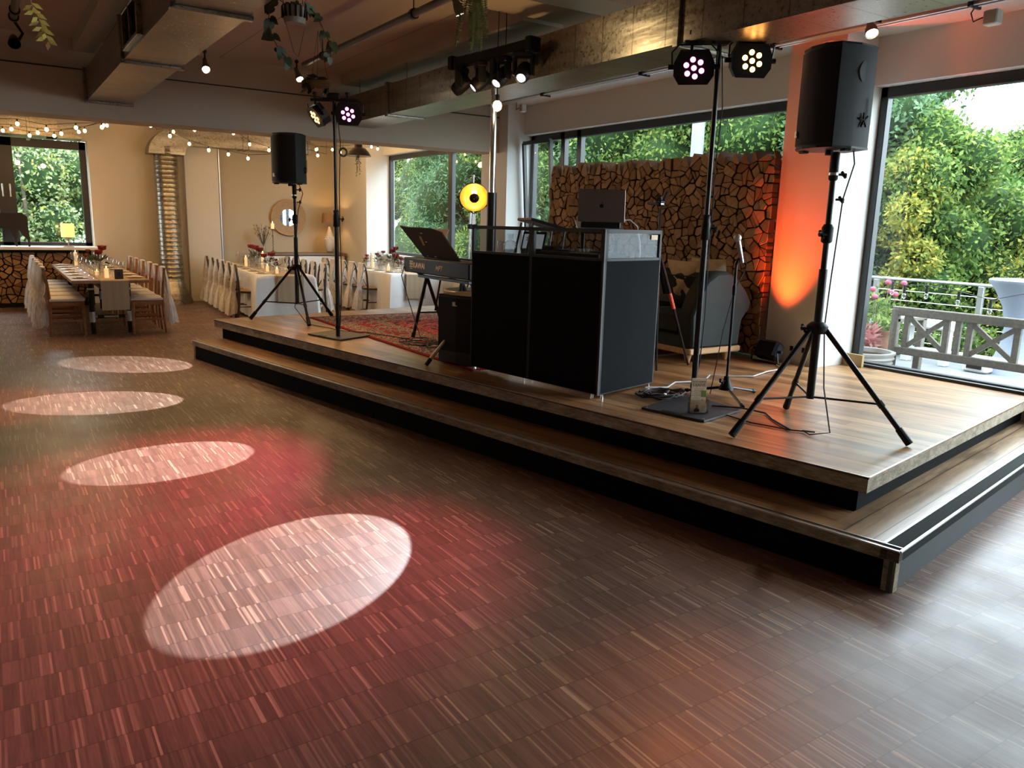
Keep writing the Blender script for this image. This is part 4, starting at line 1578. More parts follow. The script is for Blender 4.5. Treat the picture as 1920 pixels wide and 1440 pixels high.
# cables on the right half of the stage
tag(MB().tube([(4.02, 4.25, .436), (4.2, 4.2, .43), (4.4, 4.32, .43), (4.65, 4.25, .43), (4.9, 4.42, .43), (5.05, 4.30, .43), (5.2, 4.22, .43), (5.5, 4.32, .43), (5.75, 4.35, .43), (5.85, 4.5, .43)], .0065, 6).build('extension_cable', mat('light_grey_cable', (.42, .40, .38), .5), None, True),
    'light grey cable winding over the deck from the booth to the floor light', 'cable')
for i, lb in enumerate(('black cable coil on the deck at the right foot of the booth', 'second black cable loop running from the booth to the big base plate', 'black lead running from the base plate towards the speaker tripod')):
    if i < 2:
        pts = []
        for k_ in range(34):
            a = k_ * .6 + i * 1.3
            pts.append((3.93 + .05 * i + (.13 + .05 * i) * math.cos(a) + .05 * math.sin(k_ * .37), 3.98 + .05 * i + .12 * math.sin(a), .43 + .02 * abs(math.sin(k_ * 1.1))))
    else:
        pts = [(3.98, 3.55, .445), (4.1, 3.4, .45), (4.2, 3.28, .428), (4.1, 3.15, .428), (4.02, 3.0, .428), (3.98, 2.92, .428)]
    tag(MB().tube(pts, .006, 6).build('cable_loop', STRINGM, None, True), lb, 'cable')
pb = thing('power_plug', 'small black plug with white label lying among the cables beside the base plate', 'plug', (4.02, 4.02, .428), .6)
MB().box((0, 0, .015), (.10, .03, .026), bev=.006).build('plug_body', BLK, pb)
MB().box((-.075, 0, .012), (.05, .022, .018), bev=.004).build('label_tag', WHITEP, pb)

# black floor light washing the pillar orange
ol = thing('floor_spotlight', 'black LED floor light shining orange up the pillar beside the woodpile wall', 'floor light', (5.93, 4.66, ZS))
MB().box((0, 0, .12), (.13, .24, .17), rot=Matrix.Rotation(math.radians(28), 3, 'Y'), bev=.025).build('housing', BLK, ol)
MB().tube([(-.06, -.14, .11), (-.05, -.15, .02), (-.02, -.15, .008), (-.02, .15, .008), (-.05, .15, .02), (-.06, .14, .11)], .008, 6).build('yoke', BLKM, ol)
for sg in (-1, 1):
    MB().cyl((-.02, sg * .125, .12), (-.02, sg * .16, .12), .014, n=8).build('knob', BLK, ol)
lamp('floor_spotlight_beam', 'SPOT', (5.86, 4.70, ZS + .22), 150, (1, .075, .010), None, .03, (6.13, 4.57, 2.0), 60, 1.0)
lamp('floor_spotlight_beam', 'SPOT', (5.91, 4.70, ZS + .24), 5, (1, .11, .01), None, .02, (6.13, 4.62, 1.6), 24, 1.0)

# ================================================================== FIREWOOD
def clip_poly(poly, a, b):
    """keep the side of poly nearer to a than to b"""
    mx_, my_ = (a[0] + b[0]) / 2, (a[1] + b[1]) / 2
    nx, ny = b[0] - a[0], b[1] - a[1]
    out = []
    for i in range(len(poly)):
        p, q = poly[i], poly[(i + 1) % len(poly)]
        dp = (p[0] - mx_) * nx + (p[1] - my_) * ny
        dq = (q[0] - mx_) * nx + (q[1] - my_) * ny
        if dp <= 0:
            out.append(p)
        if dp * dq < 0:
            t_ = dp / (dp - dq)
            out.append((p[0] + (q[0] - p[0]) * t_, p[1] + (q[1] - p[1]) * t_))
    return out


def log_cells(u0, u1, v0, v1, s, rnd, jag=0.0):
    """split-log outlines filling a rectangle"""
    pts = []
    nu, nv = int((u1 - u0) / s), int((v1 - v0) / s)
    for i in range(nu):
        for j in range(nv):
            pts.append((u0 + (i + .5 + rnd.uniform(-.46, .46)) * (u1 - u0) / nu, v0 + (j + .5 + rnd.uniform(-.46, .46) + .5 * (i % 2) * 0) * (v1 - v0) / nv))
    out = []
    cells2 = []
    for a in pts:
        top = v1 + (rnd.uniform(-.02, .05) if jag and a[1] > v1 - s else 0)
        poly = [(max(u0, a[0] - s * 1.6), max(v0, a[1] - s * 1.6)), (min(u1, a[0] + s * 1.6), max(v0, a[1] - s * 1.6)), (min(u1, a[0] + s * 1.6), min(top, a[1] + s * 1.6)), (max(u0, a[0] - s * 1.6), min(top, a[1] + s * 1.6))]
        for b in pts:
            if b is not a and abs(b[0] - a[0]) < 3 * s and abs(b[1] - a[1]) < 3 * s:
                poly = clip_poly(poly, a, b)
                if len(poly) < 3:
                    break
        if len(poly) < 3:
            continue
        if jag and a[1] > v1 - s * .8:
            # make the upper row a ragged skyline of wedges
            cu_ = sum(p[0] for p in poly) / len(poly)
            tp = max(p[1] for p in poly)
            poly = [p for p in poly if p[1] < tp - .004] + [(cu_ + rnd.uniform(-.03, .03), tp + rnd.uniform(-.01, .015))]
            c0 = (sum(p[0] for p in poly) / len(poly), sum(p[1] for p in poly) / len(poly))
            poly.sort(key=lambda p: math.atan2(p[1] - c0[1], p[0] - c0[0]))
            if len(poly) < 3:
                continue
        halves = [poly]
        if rnd.random() < .55 and not (jag and a[1] > v1 - s * .8):
            cx = sum(p[0] for p in poly) / len(poly)
            cy = sum(p[1] for p in poly) / len(poly)
            an_ = rnd.uniform(0, PI)
            e_ = (math.cos(an_) * .01, math.sin(an_) * .01)
            halves = [clip_poly(poly, (cx - e_[0], cy - e_[1]), (cx + e_[0], cy + e_[1])), clip_poly(poly, (cx + e_[0], cy + e_[1]), (cx - e_[0], cy - e_[1]))]
        cells2 += halves
    for poly in cells2:
        if len(poly) < 3:
            continue
        cx = sum(p[0] for p in poly) / len(poly)
        cy = sum(p[1] for p in poly) / len(poly)
        g_ = rnd.uniform(.0045, .008)
        sh = []
        for p in poly:
            dx, dy = p[0] - cx, p[1] - cy
            L = math.hypot(dx, dy)
            if L < .012:
                continue
            k_ = max(.3, (L - g_ * 1.25) / L)
            sh.append((dx * k_, dy * k_))
        if len(sh) < 3:
            continue
        # bow one side like bark
        j = rnd.randrange(len(sh))
        p, q = sh[j], sh[(j + 1) % len(sh)]
        m_ = ((p[0] + q[0]) / 2, (p[1] + q[1]) / 2)
        L = math.hypot(*m_)
        if L > .02:
            sh.insert(j + 1, (m_[0] * (1 + .006 / L), m_[1] * (1 + .006 / L)))
        ar = abs(sum(sh[i][0] * sh[(i + 1) % len(sh)][1] - sh[(i + 1) % len(sh)][0] * sh[i][1] for i in range(len(sh)))) / 2
        if ar < 2.0e-4:
            continue
        out.append((cx, cy, sh, ar))
    return out


def log_shape(mb, o, poly, depth, fu, fv, fn, rnd):
    """prism with bevelled face: o origin on the front plane, fu/fv in-plane axes, fn out of the pile"""
    out = rnd.uniform(-.012, .012)
    tx, ty = rnd.uniform(-.08, .08), rnd.uniform(-.08, .08)
    n = len(poly)
    P = []
    for k, (sc, dz) in enumerate(((.93, 0.0), (1.0, -.006), (1.0, -depth))):
        for (a, b) in poly:
            P.append(o + fu * a * sc + fv * b * sc + fn * (out + dz + (a * tx + b * ty if k < 2 else 0)))
    F = [tuple(range(n))]
    for k in range(2):
        for i in range(n):
            F.append((k * n + i, (k + 1) * n + i, (k + 1) * n + (i + 1) % n, k * n + (i + 1) % n))
    F.append(tuple(range(3 * n - 1, 2 * n - 1, -1)))
    mb.add(P, F)
    mb.mi[-(n + 1):] = [1] * (n + 1)


rl = random.Random(11)
LOGS = mat('log_side_bark_and_shade', (0.085, 0.045, 0.025), 0.95, spec=.1)  # bark brown on every log side, with gap shade put into the colour
wall_cells = log_cells(4.84, 8.30, ZS + .03, 2.33, .098, rl, 1)
niche_cells = [(c[0], c[1], [(a * .93, b_ * .93) for a, b_ in c[2]], c[3]) for c in log_cells(-1.0, 1.45, .06, .93, .115, rl)]
allc = [('w', c, c[3] / ((c[0] ** 2 + 36) * 1.0) * (0 if (5.6 < c[0] < 7.6 and c[1] < 1.45) else 1)) for c in wall_cells] + \
       [('n', c, c[3] / (c[0] ** 2 + 256) * (0 if c[0] < 0.05 else 1)) for c in niche_cells]
allc.sort(key=lambda t_: -t_[2])
rest_w, rest_n = MB(), MB()
for i, (w_, c, _s) in enumerate(allc):
    if w_ == 'w':
        base, fu, fv, fn, dep = V3(6.0, c[0], c[1]), V3(0, -1, 0), V3(0, 0, 1), V3(-1, 0, 0), (.085 if c[0] < 4.95 else .24)
        poly_ = [(-a, b) for a, b in c[2]][::-1]
    else:
        base, fu, fv, fn, dep = V3(c[0], 15.90, c[1]), V3(1, 0, 0), V3(0, 0, 1), V3(0, -1, 0), .22
        poly_ = c[2]
    if i < 300:
        b = MB()
        log_shape(b, V3(0, 0, 0), poly_, dep, fu, fv, fn, rl)
        o = b.build('firewood_log', [LOGM, LOGS], None, loc=base)
        if w_ == 'w':
            tag(o, 'split firewood log, cut face outward, stacked in the tall woodpile wall behind the sofa', 'log', 'split logs of the tall woodpile wall')
        else:
            tag(o, 'split firewood log stacked in the low niche under the dark-framed window', 'log', 'split logs in the niche under the window')
    else:
        log_shape(rest_w if w_ == 'w' else rest_n, base, poly_, dep, fu, fv, fn, rl)
for b, lb in ((rest_w, 'remaining split logs of the tall woodpile wall behind the sofa'), (rest_n, 'remaining split logs in the niche under the dark-framed window')):
    if b.v:
        tag(b.build('split_logs', [LOGM, LOGS]), lb, 'logs', None, 'stuff')
tag(MB().box((6.14, 6.60, 1.345), (.16, 3.34, 1.80)).build('woodpile_gap_shade', LOGD), 'added dark slab in the tall woodpile wall, painting the shade between the logs', 'board')  # added slab; its dark colour stands for shade between the logs
tag(MB().box((.22, 16.02, .50), (2.42, .16, .90)).build('niche_gap_shade', LOGD), 'added dark slab behind the niche logs, painting the shade between them', 'board')  # same added dark slab for the gaps of the niche logs
nf = thing('log_niche', 'dark shelf unit around the logs under the dark-framed window', 'shelf', (0.22, 15.92, 0))
MB().box((0, .08, .955), (2.5, .32, .04)).build('top_board', BLK, nf)
MB().box((0, .08, .03), (2.5, .32, .05)).build('bottom_board', BLK, nf)
MB().box((1.24, .08, .49), (.03, .32, .96)).build('side_board', BLK, nf)

# ================================================================== SOFA
so = thing('sofa', 'grey-green leather tub sofa on pale wooden plinth, its end turned to us', 'sofa', (5.12, 4.86, ZS), 0)
# side-end profile in the x-z plane (x=0 front of seat, back to the right)
prof = [(0, .145), (-.01, .30), (-.02, .44), (.02, .52), (.06, .62), (.16, .76), (.28, .825), (.42, .83), (.56, .77), (.68, .66), (.765, .55), (.755, .49), (.70, .44), (.655, .38), (.64, .28), (.63, .145)]
mt = Matrix(((1, 0, 0, 0), (0, 0, 1, 0), (0, 1, 0, 0), (0, 0, 0, 1)))


def sofa_end(y0, y1, sgn):
    b = MB()
    rows = []
    for (yy, ins) in ((y0, .035), (y0 + .02 * sgn, .008), (y0 + .05 * sgn, 0), (y1, 0)):
        cx, cz = .34, .42
        rows.append([V3(cx + (x - cx) * (1 - ins * 2.2), yy, cz + (z - cz) * (1 - ins * 2.2)) for x, z in prof])
    b.grid(rows, True)
    n = len(prof)
    b.f.append(tuple(range(n)))
    b.mi.append(0)
    b.f.append(tuple(range(3 * n + n - 1, 3 * n - 1, -1)))
    b.mi.append(0)
    return b


sofa_end(0, .16, 1).build('arm_panel', LEATH, so, True)
sofa_end(1.86, 1.70, -1).build('arm_panel', LEATH, so, True)
back = [(.52, .145), (.50, .40), (.42, .60), (.36, .76), (.42, .82), (.56, .77), (.68, .66), (.765, .55), (.70, .44), (.64, .28), (.63, .145)]
MB().prism(back, .12, 1.74, mt).build('backrest', LEATH, so, True)
MB().box((.26, .93, .36), (.54, 1.60, .24), bev=.05).build('seat_cushion', LEATH, so, True)
MB().box((.27, .93, .20), (.54, 1.66, .12), bev=.01).build('seat_base', LEATH, so, True)
MB().box((.325, .93, .118), (.66, 1.86, .055), bev=.01).build('wooden_plinth', PALEW, so)
for lx, ly in ((.07, .10), (.56, .10), (.07, 1.76), (.56, 1.76)):
    MB().lathe([(.012, 0), (.018, .004), (.040, .085), (.042, .092)], 12, (lx, ly, 0)).build('leg', PALEW, so, True)


def cushion(label, loc, rz, lean, w_, h_, m_, tuft=False):
    b = MB()
    rows = []
    n = 12
    for sgn in (1, -1):
        for i in range(n + 1):
            row = []
            for j in range(n + 1):
                u, v = i / n * 2 - 1, j / n * 2 - 1
                th = (1 - abs(u) ** 3) * (1 - abs(v) ** 3) * .075 + .004
                if tuft:
                    th *= 1 + .25 * math.cos(u * 7) * math.cos(v * 7)
                pin = 1 - .06 * (u * u * v * v) * -1
                row.append(V3(u * w_ / 2 * (1 - .07 * (1 - u * u) * 0 - .05 * (1 - v * v)), sgn * th, v * h_ / 2 * (1 - .05 * (1 - u * u))))
            rows.append(row)
    b.grid(rows[:n + 1])
    b.grid(rows[n + 1:])
    o = b.build('cushion', m_, None, True, loc=loc)
    o.rotation_euler = (lean, 0, rz)
    return tag(o, label, 'cushion')


CRM = mat('cream_velvet', (0.52, 0.38, 0.24), 0.9, noise=.15, nscale=20)
PLD = mat('pale_striped_cloth', (0.34, 0.26, 0.21), 0.9, noise=.2, nscale=12)
cushion('cream tufted cushion on the sofa, nearest the light stand', (5.58, 5.42, ZS + .70), PI / 2, -.25, .44, .42, CRM, True)
cushion('dull beige patterned cushion on the sofa, left of the cream one', (5.50, 5.92, ZS + .69), PI / 2, -.3, .50, .42, PLD)
cushion('small dark cushion lying flat in front of the cream cushion on the sofa', (5.30, 5.36, ZS + .51), PI / 2, -1.4, .32, .20, LEATH)
cushion('second cream cushion tucked behind the sofa arm', (5.62, 5.16, ZS + .74), PI / 2 + .1, -.2, .40, .40, CRM, True)

# photographer's tripod behind the booth
ct = thing('camera_tripod', 'slim black tripod with an orange-red leg section behind the DJ booth', 'tripod', (4.76, 4.98, ZS))
MB().cyl((0, 0, .55), (0, 0, 1.36), .010, n=8).build('centre_column', BLKM, ct)
hd = MB()
hd.box((0, 0, 1.40), (.06, .05, .05), bev=.008)
hd.ball((.0, .02, 1.44), .03, 10, 6)
hd.cyl((.04, .01, 1.43), (.07, .0, 1.50), .012, n=8)
hd.build('pan_head', BLK, ct)
MB().cyl((-.02, 0, 1.395), (-.13, .02, 1.395), .010, n=8).build('pan_handle', BLK, ct)
MB().box((-.01, -.028, 1.395), (.03, .004, .008)).build('quick_plate', ALU, ct)
MB().cyl((0, 0, .95), (0, 0, 1.02), .03, n=10).build('leg_hub', BLK, ct)
for i, (fx, fy) in enumerate(((.34, -.12), (-.18, .26), (-.14, -.22))):
    a, b = V3(fx * .06, fy * .06, .97), V3(fx, fy, .01)
    l_ = MB()
    l_.cyl(a, a + (b - a) * .5, .015, n=8)
    l_.cyl(a + (b - a) * .66, b, .010, n=8)
    lo = l_.build('leg', BLKM, ct)
    if i == 0:
        MB().cyl(a + (b - a) * .34, a + (b - a) * .48, .0165, n=8).build('orange_sleeve', mat('orange_red_tape', (.75, .10, .04), .5), lo)
    MB().cyl(a + (b - a) * .5, a + (b - a) * .66, .012, n=8).build('lower_section', BLKM, lo)
    MB().cyl((0, 0, .52), a + (b - a) * .46, .005, n=6).build('brace', BLKM, ct)

# disc floor lamp
fl = thing('floor_lamp', 'chrome tripod floor lamp with dark dish, gold inside, glowing', 'floor lamp', (4.19, 7.12, ZS))
dq = (camp - V3(4.19, 7.08, 1.87)).normalized()
dq = V3(dq.x + .02, dq.y, dq.z - .02)
qd = dq.to_track_quat('Z', 'Y').to_matrix()
dq = V3(dq.x, dq.y, dq.z - .30).normalized()
qd = dq.to_track_quat('Z', 'Y').to_matrix()
c0 = V3(0, 0, 1.87 - ZS) + V3(dq.x, dq.y, 0) * .16
r_ = .148
dish = MB()
dish.lathe([(r_ * math.sin(a), -r_ * .8 * math.cos(a)) for a in [.05 + i * (PI / 2 - .05) / 8 for i in range(9)]], 26, c0, qd)
do = dish.build('dish', mat('dark_bronze_metal', (.035, .022, .014), .4, metal=.6), fl, True)
ins = MB()
ins.lathe([(r_ * .97 * math.sin(a), -r_ * .76 * math.cos(a)) for a in [.05 + i * (PI / 2 - .05) / 8 for i in range(9)]], 26, c0, qd)
ins.build('gold_lining', GOLD, do, True)
bl = MB()
bl.ball(c0 + qd @ V3(0, .03, -.05), .028, 12, 8)
bl.build('bulb', BULBW, fl, True)
cp = MB()
cp.lathe([(.050 * math.sin(a), .050 * .6 * math.cos(a)) for a in [.05 + i * (PI / 2 - .05) / 6 for i in range(7)]], 18, c0 + qd @ V3(0, 0, .02), qd)
cp.build('glare_cap', mat('dark_bronze_metal', (.035, .022, .014), .4, metal=.6), fl, True)
lamp('floor_lamp_light', 'POINT', Vector((4.19, 7.12, ZS)) + c0 + qd @ V3(0, .02, -.045), 5, (1, .66, .16), None, .02)
yk = MB()
yk.tube([c0 + qd @ V3(-r_ - .015, 0, 0), c0 + qd @ V3(-r_ * .9, -r_ * .6, -.03), c0 + qd @ V3(0, -r_ - .03, -.03), c0 + qd @ V3(r_ * .9, -r_ * .6, -.03), c0 + qd @ V3(r_ + .015, 0, 0)], .005, 6)
yk.cyl(c0 + qd @ V3(-r_ - .03, 0, 0), c0 + qd @ V3(-r_, 0, 0), .008, n=6)
yk.cyl(c0 + qd @ V3(r_ + .03, 0, 0), c0 + qd @ V3(r_, 0, 0), .008, n=6)
yk.build('yoke', BLKM, fl)
for dx, rr in ((0, .014), (-.045, .009), (.04, .007)):
    MB().cyl((dx, .02, .55), (dx * .6, .02, 1.30 if dx else 1.68), rr, n=10).build('tube', CHROME, fl, True)
MB().box((0, .02, 1.16), (.11, .04, .05), bev=.008).build('clamp', BLK, fl)
for fx, fy in ((.30, .0), (-.15, .26), (-.15, -.26)):
    MB().cyl((fx * .05, fy * .05 + .02, .62), (fx, fy, .012), .010, n=8).build('leg', CHROME, fl, True)

# side table behind the subwoofer with its clutter
tb = thing('side_table', 'light wooden table with dark rim behind the subwoofer, under the piano', 'side table', (4.00, 6.62, ZS), .1)
MB().lathe([(.001, .555), (.36, .555), (.37, .545), (.37, .525), (.001, .52)], 28).build('table_top', TBWOOD, tb)
MB().lathe([(.371, .525), (.33, .45), (.10, .43)], 28).build('dark_bowl_apron', DKWOOD, tb, True)
for a in (45, 165, 285):
    MB().cyl((.18 * math.cos(math.radians(a)), .18 * math.sin(math.radians(a)), .45), (.26 * math.cos(math.radians(a)), .26 * math.sin(math.radians(a)), 0.01), .018, n=8).build('leg', DKWOOD, tb)
tz = ZS + .556
tumbler('drinking_glass', 'water glass on the wooden side table behind the subwoofer', (3.95, 6.75, tz), .036, .12)
tumbler('drinking_glass', 'water glass nearest the booth on the wooden side table', (4.13, 6.60, tz), .034, .12)
q_ = thing('flower_posy', 'small posy of dark red roses in a glass on the side table', 'flowers', (4.04, 6.70, tz))
MB().lathe([(.03, 0), (.035, .08)], 12).build('glass', CLEAR, q_, True)
for i, (x, y, z) in enumerate(((-.02, 0, .08), (.02, .01, .09), (0, -.02, .07), (.03, -.02, .06))):
    MB().ball((x, y, z), .026, 8, 6).build('rose', ROSE, q_, True)
tag(MB().box((3.80, 6.50, tz + .004), (.10, .07, .006), rz=.5).build('paper_note', WHITEP), 'folded white paper note at the left of the side table', 'paper')
for i, (lb, x, y, a) in enumerate((('tan leather strap folded on the side table', 3.98, 6.42, .3),)):
    tag(MB().tube([(x, y, tz + .01), (x + .08, y + .02, tz + .06), (x + .12, y - .02, tz + .01), (x + .05, y - .05, tz + .008), (x + .14, y - .06, tz + .05)], .006, 6).build('strap', mat('tan_leather', (.3, .16, .07), .6)), lb, 'strap')


# ================================================================== CHAIRS AND TABLES
def tulle(root, ztop, wtop, xoff, seed, zknot=.50, zend=.10):
    """sheer sash draped over the chair back, gathered low and flaring to the floor; local +x faces the table"""
    rn = random.Random(seed)
    b = MB()
    rows = []
    n = 22
    zs = [ztop + .012, ztop + .008, ztop - .06, ztop - .18, ztop - .30, zknot + .03, zknot, zknot - .05, zknot - .16, zend + .08, zend]
    ws = [wtop * .90, wtop, wtop * .97, wtop * .82, wtop * .55, wtop * .33, wtop * .26, wtop * .38, wtop * .58, wtop * .72, wtop * .80]
    ds = [.020, .032, .038, .045, .050, .045, .035, .05, .075, .09, .10]
    xs = [0, 0, -.008, -.02, -.035, -.045, -.05, -.055, -.065, -.075, -.08]
    ph = rn.uniform(0, 6)
    for k in range(len(zs)):
        row = []
        for i in range(n):
            a = 2 * PI * i / n
            f_ = 1 + (.10 * math.sin(a * 5 + ph + k * .4) + .07 * math.sin(a * 8 + ph * 2)) * min(1, k / 3)
            row.append(V3(xoff + xs[k] + ds[k] * f_ * math.cos(a), ws[k] / 2 * f_ * math.sin(a), zs[k] + (rn.uniform(-.03, .02) if k == len(zs) - 1 else 0)))
        rows.append(row)
    b.grid(rows, True)
    top = rows[0]
    b.add(top, [tuple(range(n))])
    return b.build('tulle_sash', TULLE, root, True)


def wood_chair():
    t = thing('wooden_chair', 'x', 'chair')
    for sy in (-1, 1):
        l_ = MB()
        l_.tube([(-.215, sy * .185, 0), (-.195, sy * .185, .25), (-.19, sy * .185, .46), (-.205, sy * .185, .70), (-.235, sy * .185, .90)], [.017, .020, .022, .019, .016], 6)
        l_.build('back_leg', CHWOOD, t)
        l_ = MB()
        l_.cyl((.20, sy * .19, 0), (.19, sy * .19, .44), .015, .024, n=6)
        l_.build('front_leg', CHWOOD, t)
        MB().box((0, sy * .19, .20), (.38, .02, .025)).build('side_stretcher', CHWOOD, t)
    MB().box((0, 0, .425), (.42, .40, .06), bev=.006).build('seat_frame', CHWOOD, t)
    MB().box((.15, 0, .27), (.02, .38, .025)).build('cross_stretcher', CHWOOD, t)
    MB().box((.01, 0, .478), (.42, .42, .045), bev=.018).build('seat_pad', CUSH, t, True)
    b = MB()
    rows = []
    for z in (.70, .90):
        for xo in (0, .022):
            rows.append([V3(-.225 - (z - .8) * .12 + xo - .025 * math.cos(u * 1.2) + .01, u * .205, z) for u in [-1 + i / 4 for i in range(9)]])
    b.grid([rows[0], rows[1], rows[3], rows[2], rows[0]])
    for e_ in (0, 8):
        b.add([rows[0][e_], rows[1][e_], rows[3][e_], rows[2][e_]], [(0, 1, 2, 3)])
    b.build('back_board', CHWOOD, t)
    return t


def cross_chair():
    t = thing('cross_back_chair', 'x', 'chair')
    for sy in (-1, 1):
        l_ = MB()
        l_.tube([(-.23, sy * .19, 0), (-.20, sy * .19, .25), (-.19, sy * .19, .45), (-.205, sy * .19, .68), (-.225, sy * .175, .83), (-.228, sy * .13, .875), (-.23, 0, .885)], [.017, .018, .019, .017, .016, .016, .016], 8)
        l_.build('bent_post', DKWOOD, t, True)
        MB().cyl((.20, sy * .18, 0), (.18, sy * .17, .44), .015, .019, n=8).build('front_leg', DKWOOD, t, True)
        l_ = MB()
        l_.tube([(-.205, sy * .165, .82), (-.222, sy * .05, .72), (-.222, -sy * .05, .62), (-.19, -sy * .17, .48)], .009, 6)
        l_.build('cross_slat', DKWOOD, t)
        MB().cyl((-.20, sy * .185, .22), (.19, sy * .175, .22), .009, n=6).build('side_stretcher', DKWOOD, t)
    MB().box((-.228, 0, .858), (.018, .26, .05), bev=.006).build('top_rail', DKWOOD, t)
    MB().lathe([(.001, .435), (.20, .435), (.215, .445), (.215, .46), (.20, .468), (.001, .468)], 20).build('seat_ring', DKWOOD, t)
    MB().lathe([(.20, .468), (.17, .482), (.001, .486)], 20).build('woven_seat', mat('rattan_seat', (.36, .24, .13), .8, nscale=60, noise=.2), t)
    MB().cyl((.19, -.17, .3), (.19, .17, .3), .009, n=6).build('front_stretcher', DKWOOD, t)
    return t


ORD = ['nearest', 'second', 'third', 'fourth', 'fifth', 'sixth']
wc, wu = wood_chair(), []
tulle(wc, .90, .25, -.235, 5, .52, .12)
gA = 'wooden chairs at the table with block 8'
for i in range(6):
    place(wc, wu, (.77 + (.01 if i % 2 else 0), 12.06 + i * .62, 0), R.uniform(-.04, .04),
          ('honey-wood chair with tulle sash, ' + ORD[i] + ' in the row left of the bare wooden table'), gA)
for i in range(6):
    place(wc, wu, (1.76 + R.uniform(-.02, .02), 11.92 + i * .62, 0), PI + R.uniform(-.05, .05),
          ('honey-wood chair with tulle sash, ' + ORD[i] + ' in the row right of the bare wooden table'), gA)
cc, cu2 = cross_chair(), []
tulle(cc, .885, .27, -.228, 9, .47, .10)


def row(x0, y0, dx, dy, n, rz, where, grp, px=None, step=.60):
    for i in range(n):
        place(cc, cu2, (x0 + dx * i, y0 + dy * i, 0), rz + R.uniform(-.05, .05), 'dark cross-back chair with white tulle, ' + ORD[i] + ' ' + where, grp)


TB_ROT = math.radians(-4.0)
TC_ROT = math.radians(-2.0)
LC = 2.35


def tpos(o_, rz, x, y):
    return (o_[0] + x * math.cos(rz) - y * math.sin(rz), o_[1] + x * math.sin(rz) + y * math.cos(rz))


OB, OC = (3.78, 12.10), (5.99, 12.12)
gB, gC = 'cross-back chairs at the table with block 9', 'cross-back chairs at the table nearest the windows'
for i in range(6):
    p = tpos(OB, TB_ROT, -.40, .74 + i * .56)
    place(cc, cu2, (p[0], p[1], 0), TB_ROT + R.uniform(-.05, .05) - .12, 'dark cross-back chair with white tulle, ' + ORD[i] + ' left of the middle white table', gB)
for i in range(5):
    p = tpos(OB, TB_ROT, .62, .95 + i * .62)
    place(cc, cu2, (p[0], p[1], 0), PI + TB_ROT + R.uniform(-.05, .05), 'dark cross-back chair with white tulle, ' + ORD[i] + ' right of the middle white table', gB)
for i in range(5):
    p = tpos(OC, TC_ROT, -.42, .80 + i * .50)
    place(cc, cu2, (p[0], p[1], 0), TC_ROT + R.uniform(-.05, .05), 'dark cross-back chair with white tulle, ' + ORD[i] + ' left of the white table by the windows', gC)

# bare wooden table with steel-pipe legs
ta = thing('wooden_table', 'long bare wooden dining table on pipe legs at the left of the room', 'table', (1.30, 11.66, 0))
MB().box((0, 1.98, .725), (.94, 3.96, .045), bev=.006).build('table_top', TBWOOD, ta)
for y in (.32, 3.6):
    for sx in (-.23, .23):
        l_ = MB()
        l_.cyl((sx, y, 0), (sx, y, .70), .034, n=12)
        lo = l_.build('leg', BLKM, ta, True)
        MB().cyl((sx, y, .16), (sx, y, .30), .040, n=12).build('pipe_sleeve', ALU, lo, True)
        MB().cyl((sx, y, .60), (sx, y, .62), .042, n=12).build('pipe_collar', ALU, lo, True)
    MB().cyl((-.23, y, .23), (.23, y, .23), .020, n=10).build('cross_pipe', BLKM, ta)
    MB().cyl((-.09, y, .23), (.09, y, .23), .027, n=10).build('pipe_coupling', ALU, ta, True)
    MB().cyl((-.23, y, .23), (-.17, y, .23), .027, n=10).build('pipe_coupling', ALU, ta, True)
    MB().cyl((.17, y, .23), (.23, y, .23), .027, n=10).build('pipe_coupling', ALU, ta, True)
MB().cyl((0, .32, .55), (0, 3.6, .55), .03, n=10).build('long_pipe', BLKM, ta)


def runner(label, o_, rz, w_, L, z, drop):
    b = MB()
    rows = []
    for (y, zz) in ((-.022, z - drop), (-.024, z - drop * .5), (-.020, z - .01), (0.0, z + .004), (.03, z + .005), (L * .5, z + .005), (L, z + .005)):
        rows.append([V3(u * w_ / 2 + .004 * math.sin(u * 9 + zz * 7), y - .004 * math.cos(u * 11) * (zz < z - .02), zz) for u in [-1 + i / 6 for i in range(13)]])
    b.grid(rows)
    o = b.build('table_runner', RUNNER, None, True, loc=(o_[0], o_[1], 0), rz=rz)
    return tag(o, label, 'table runner')


runner('sheer linen runner hanging over the end of the bare wooden table', (1.33, 11.655), 0, .34, 3.8, .750, .40)


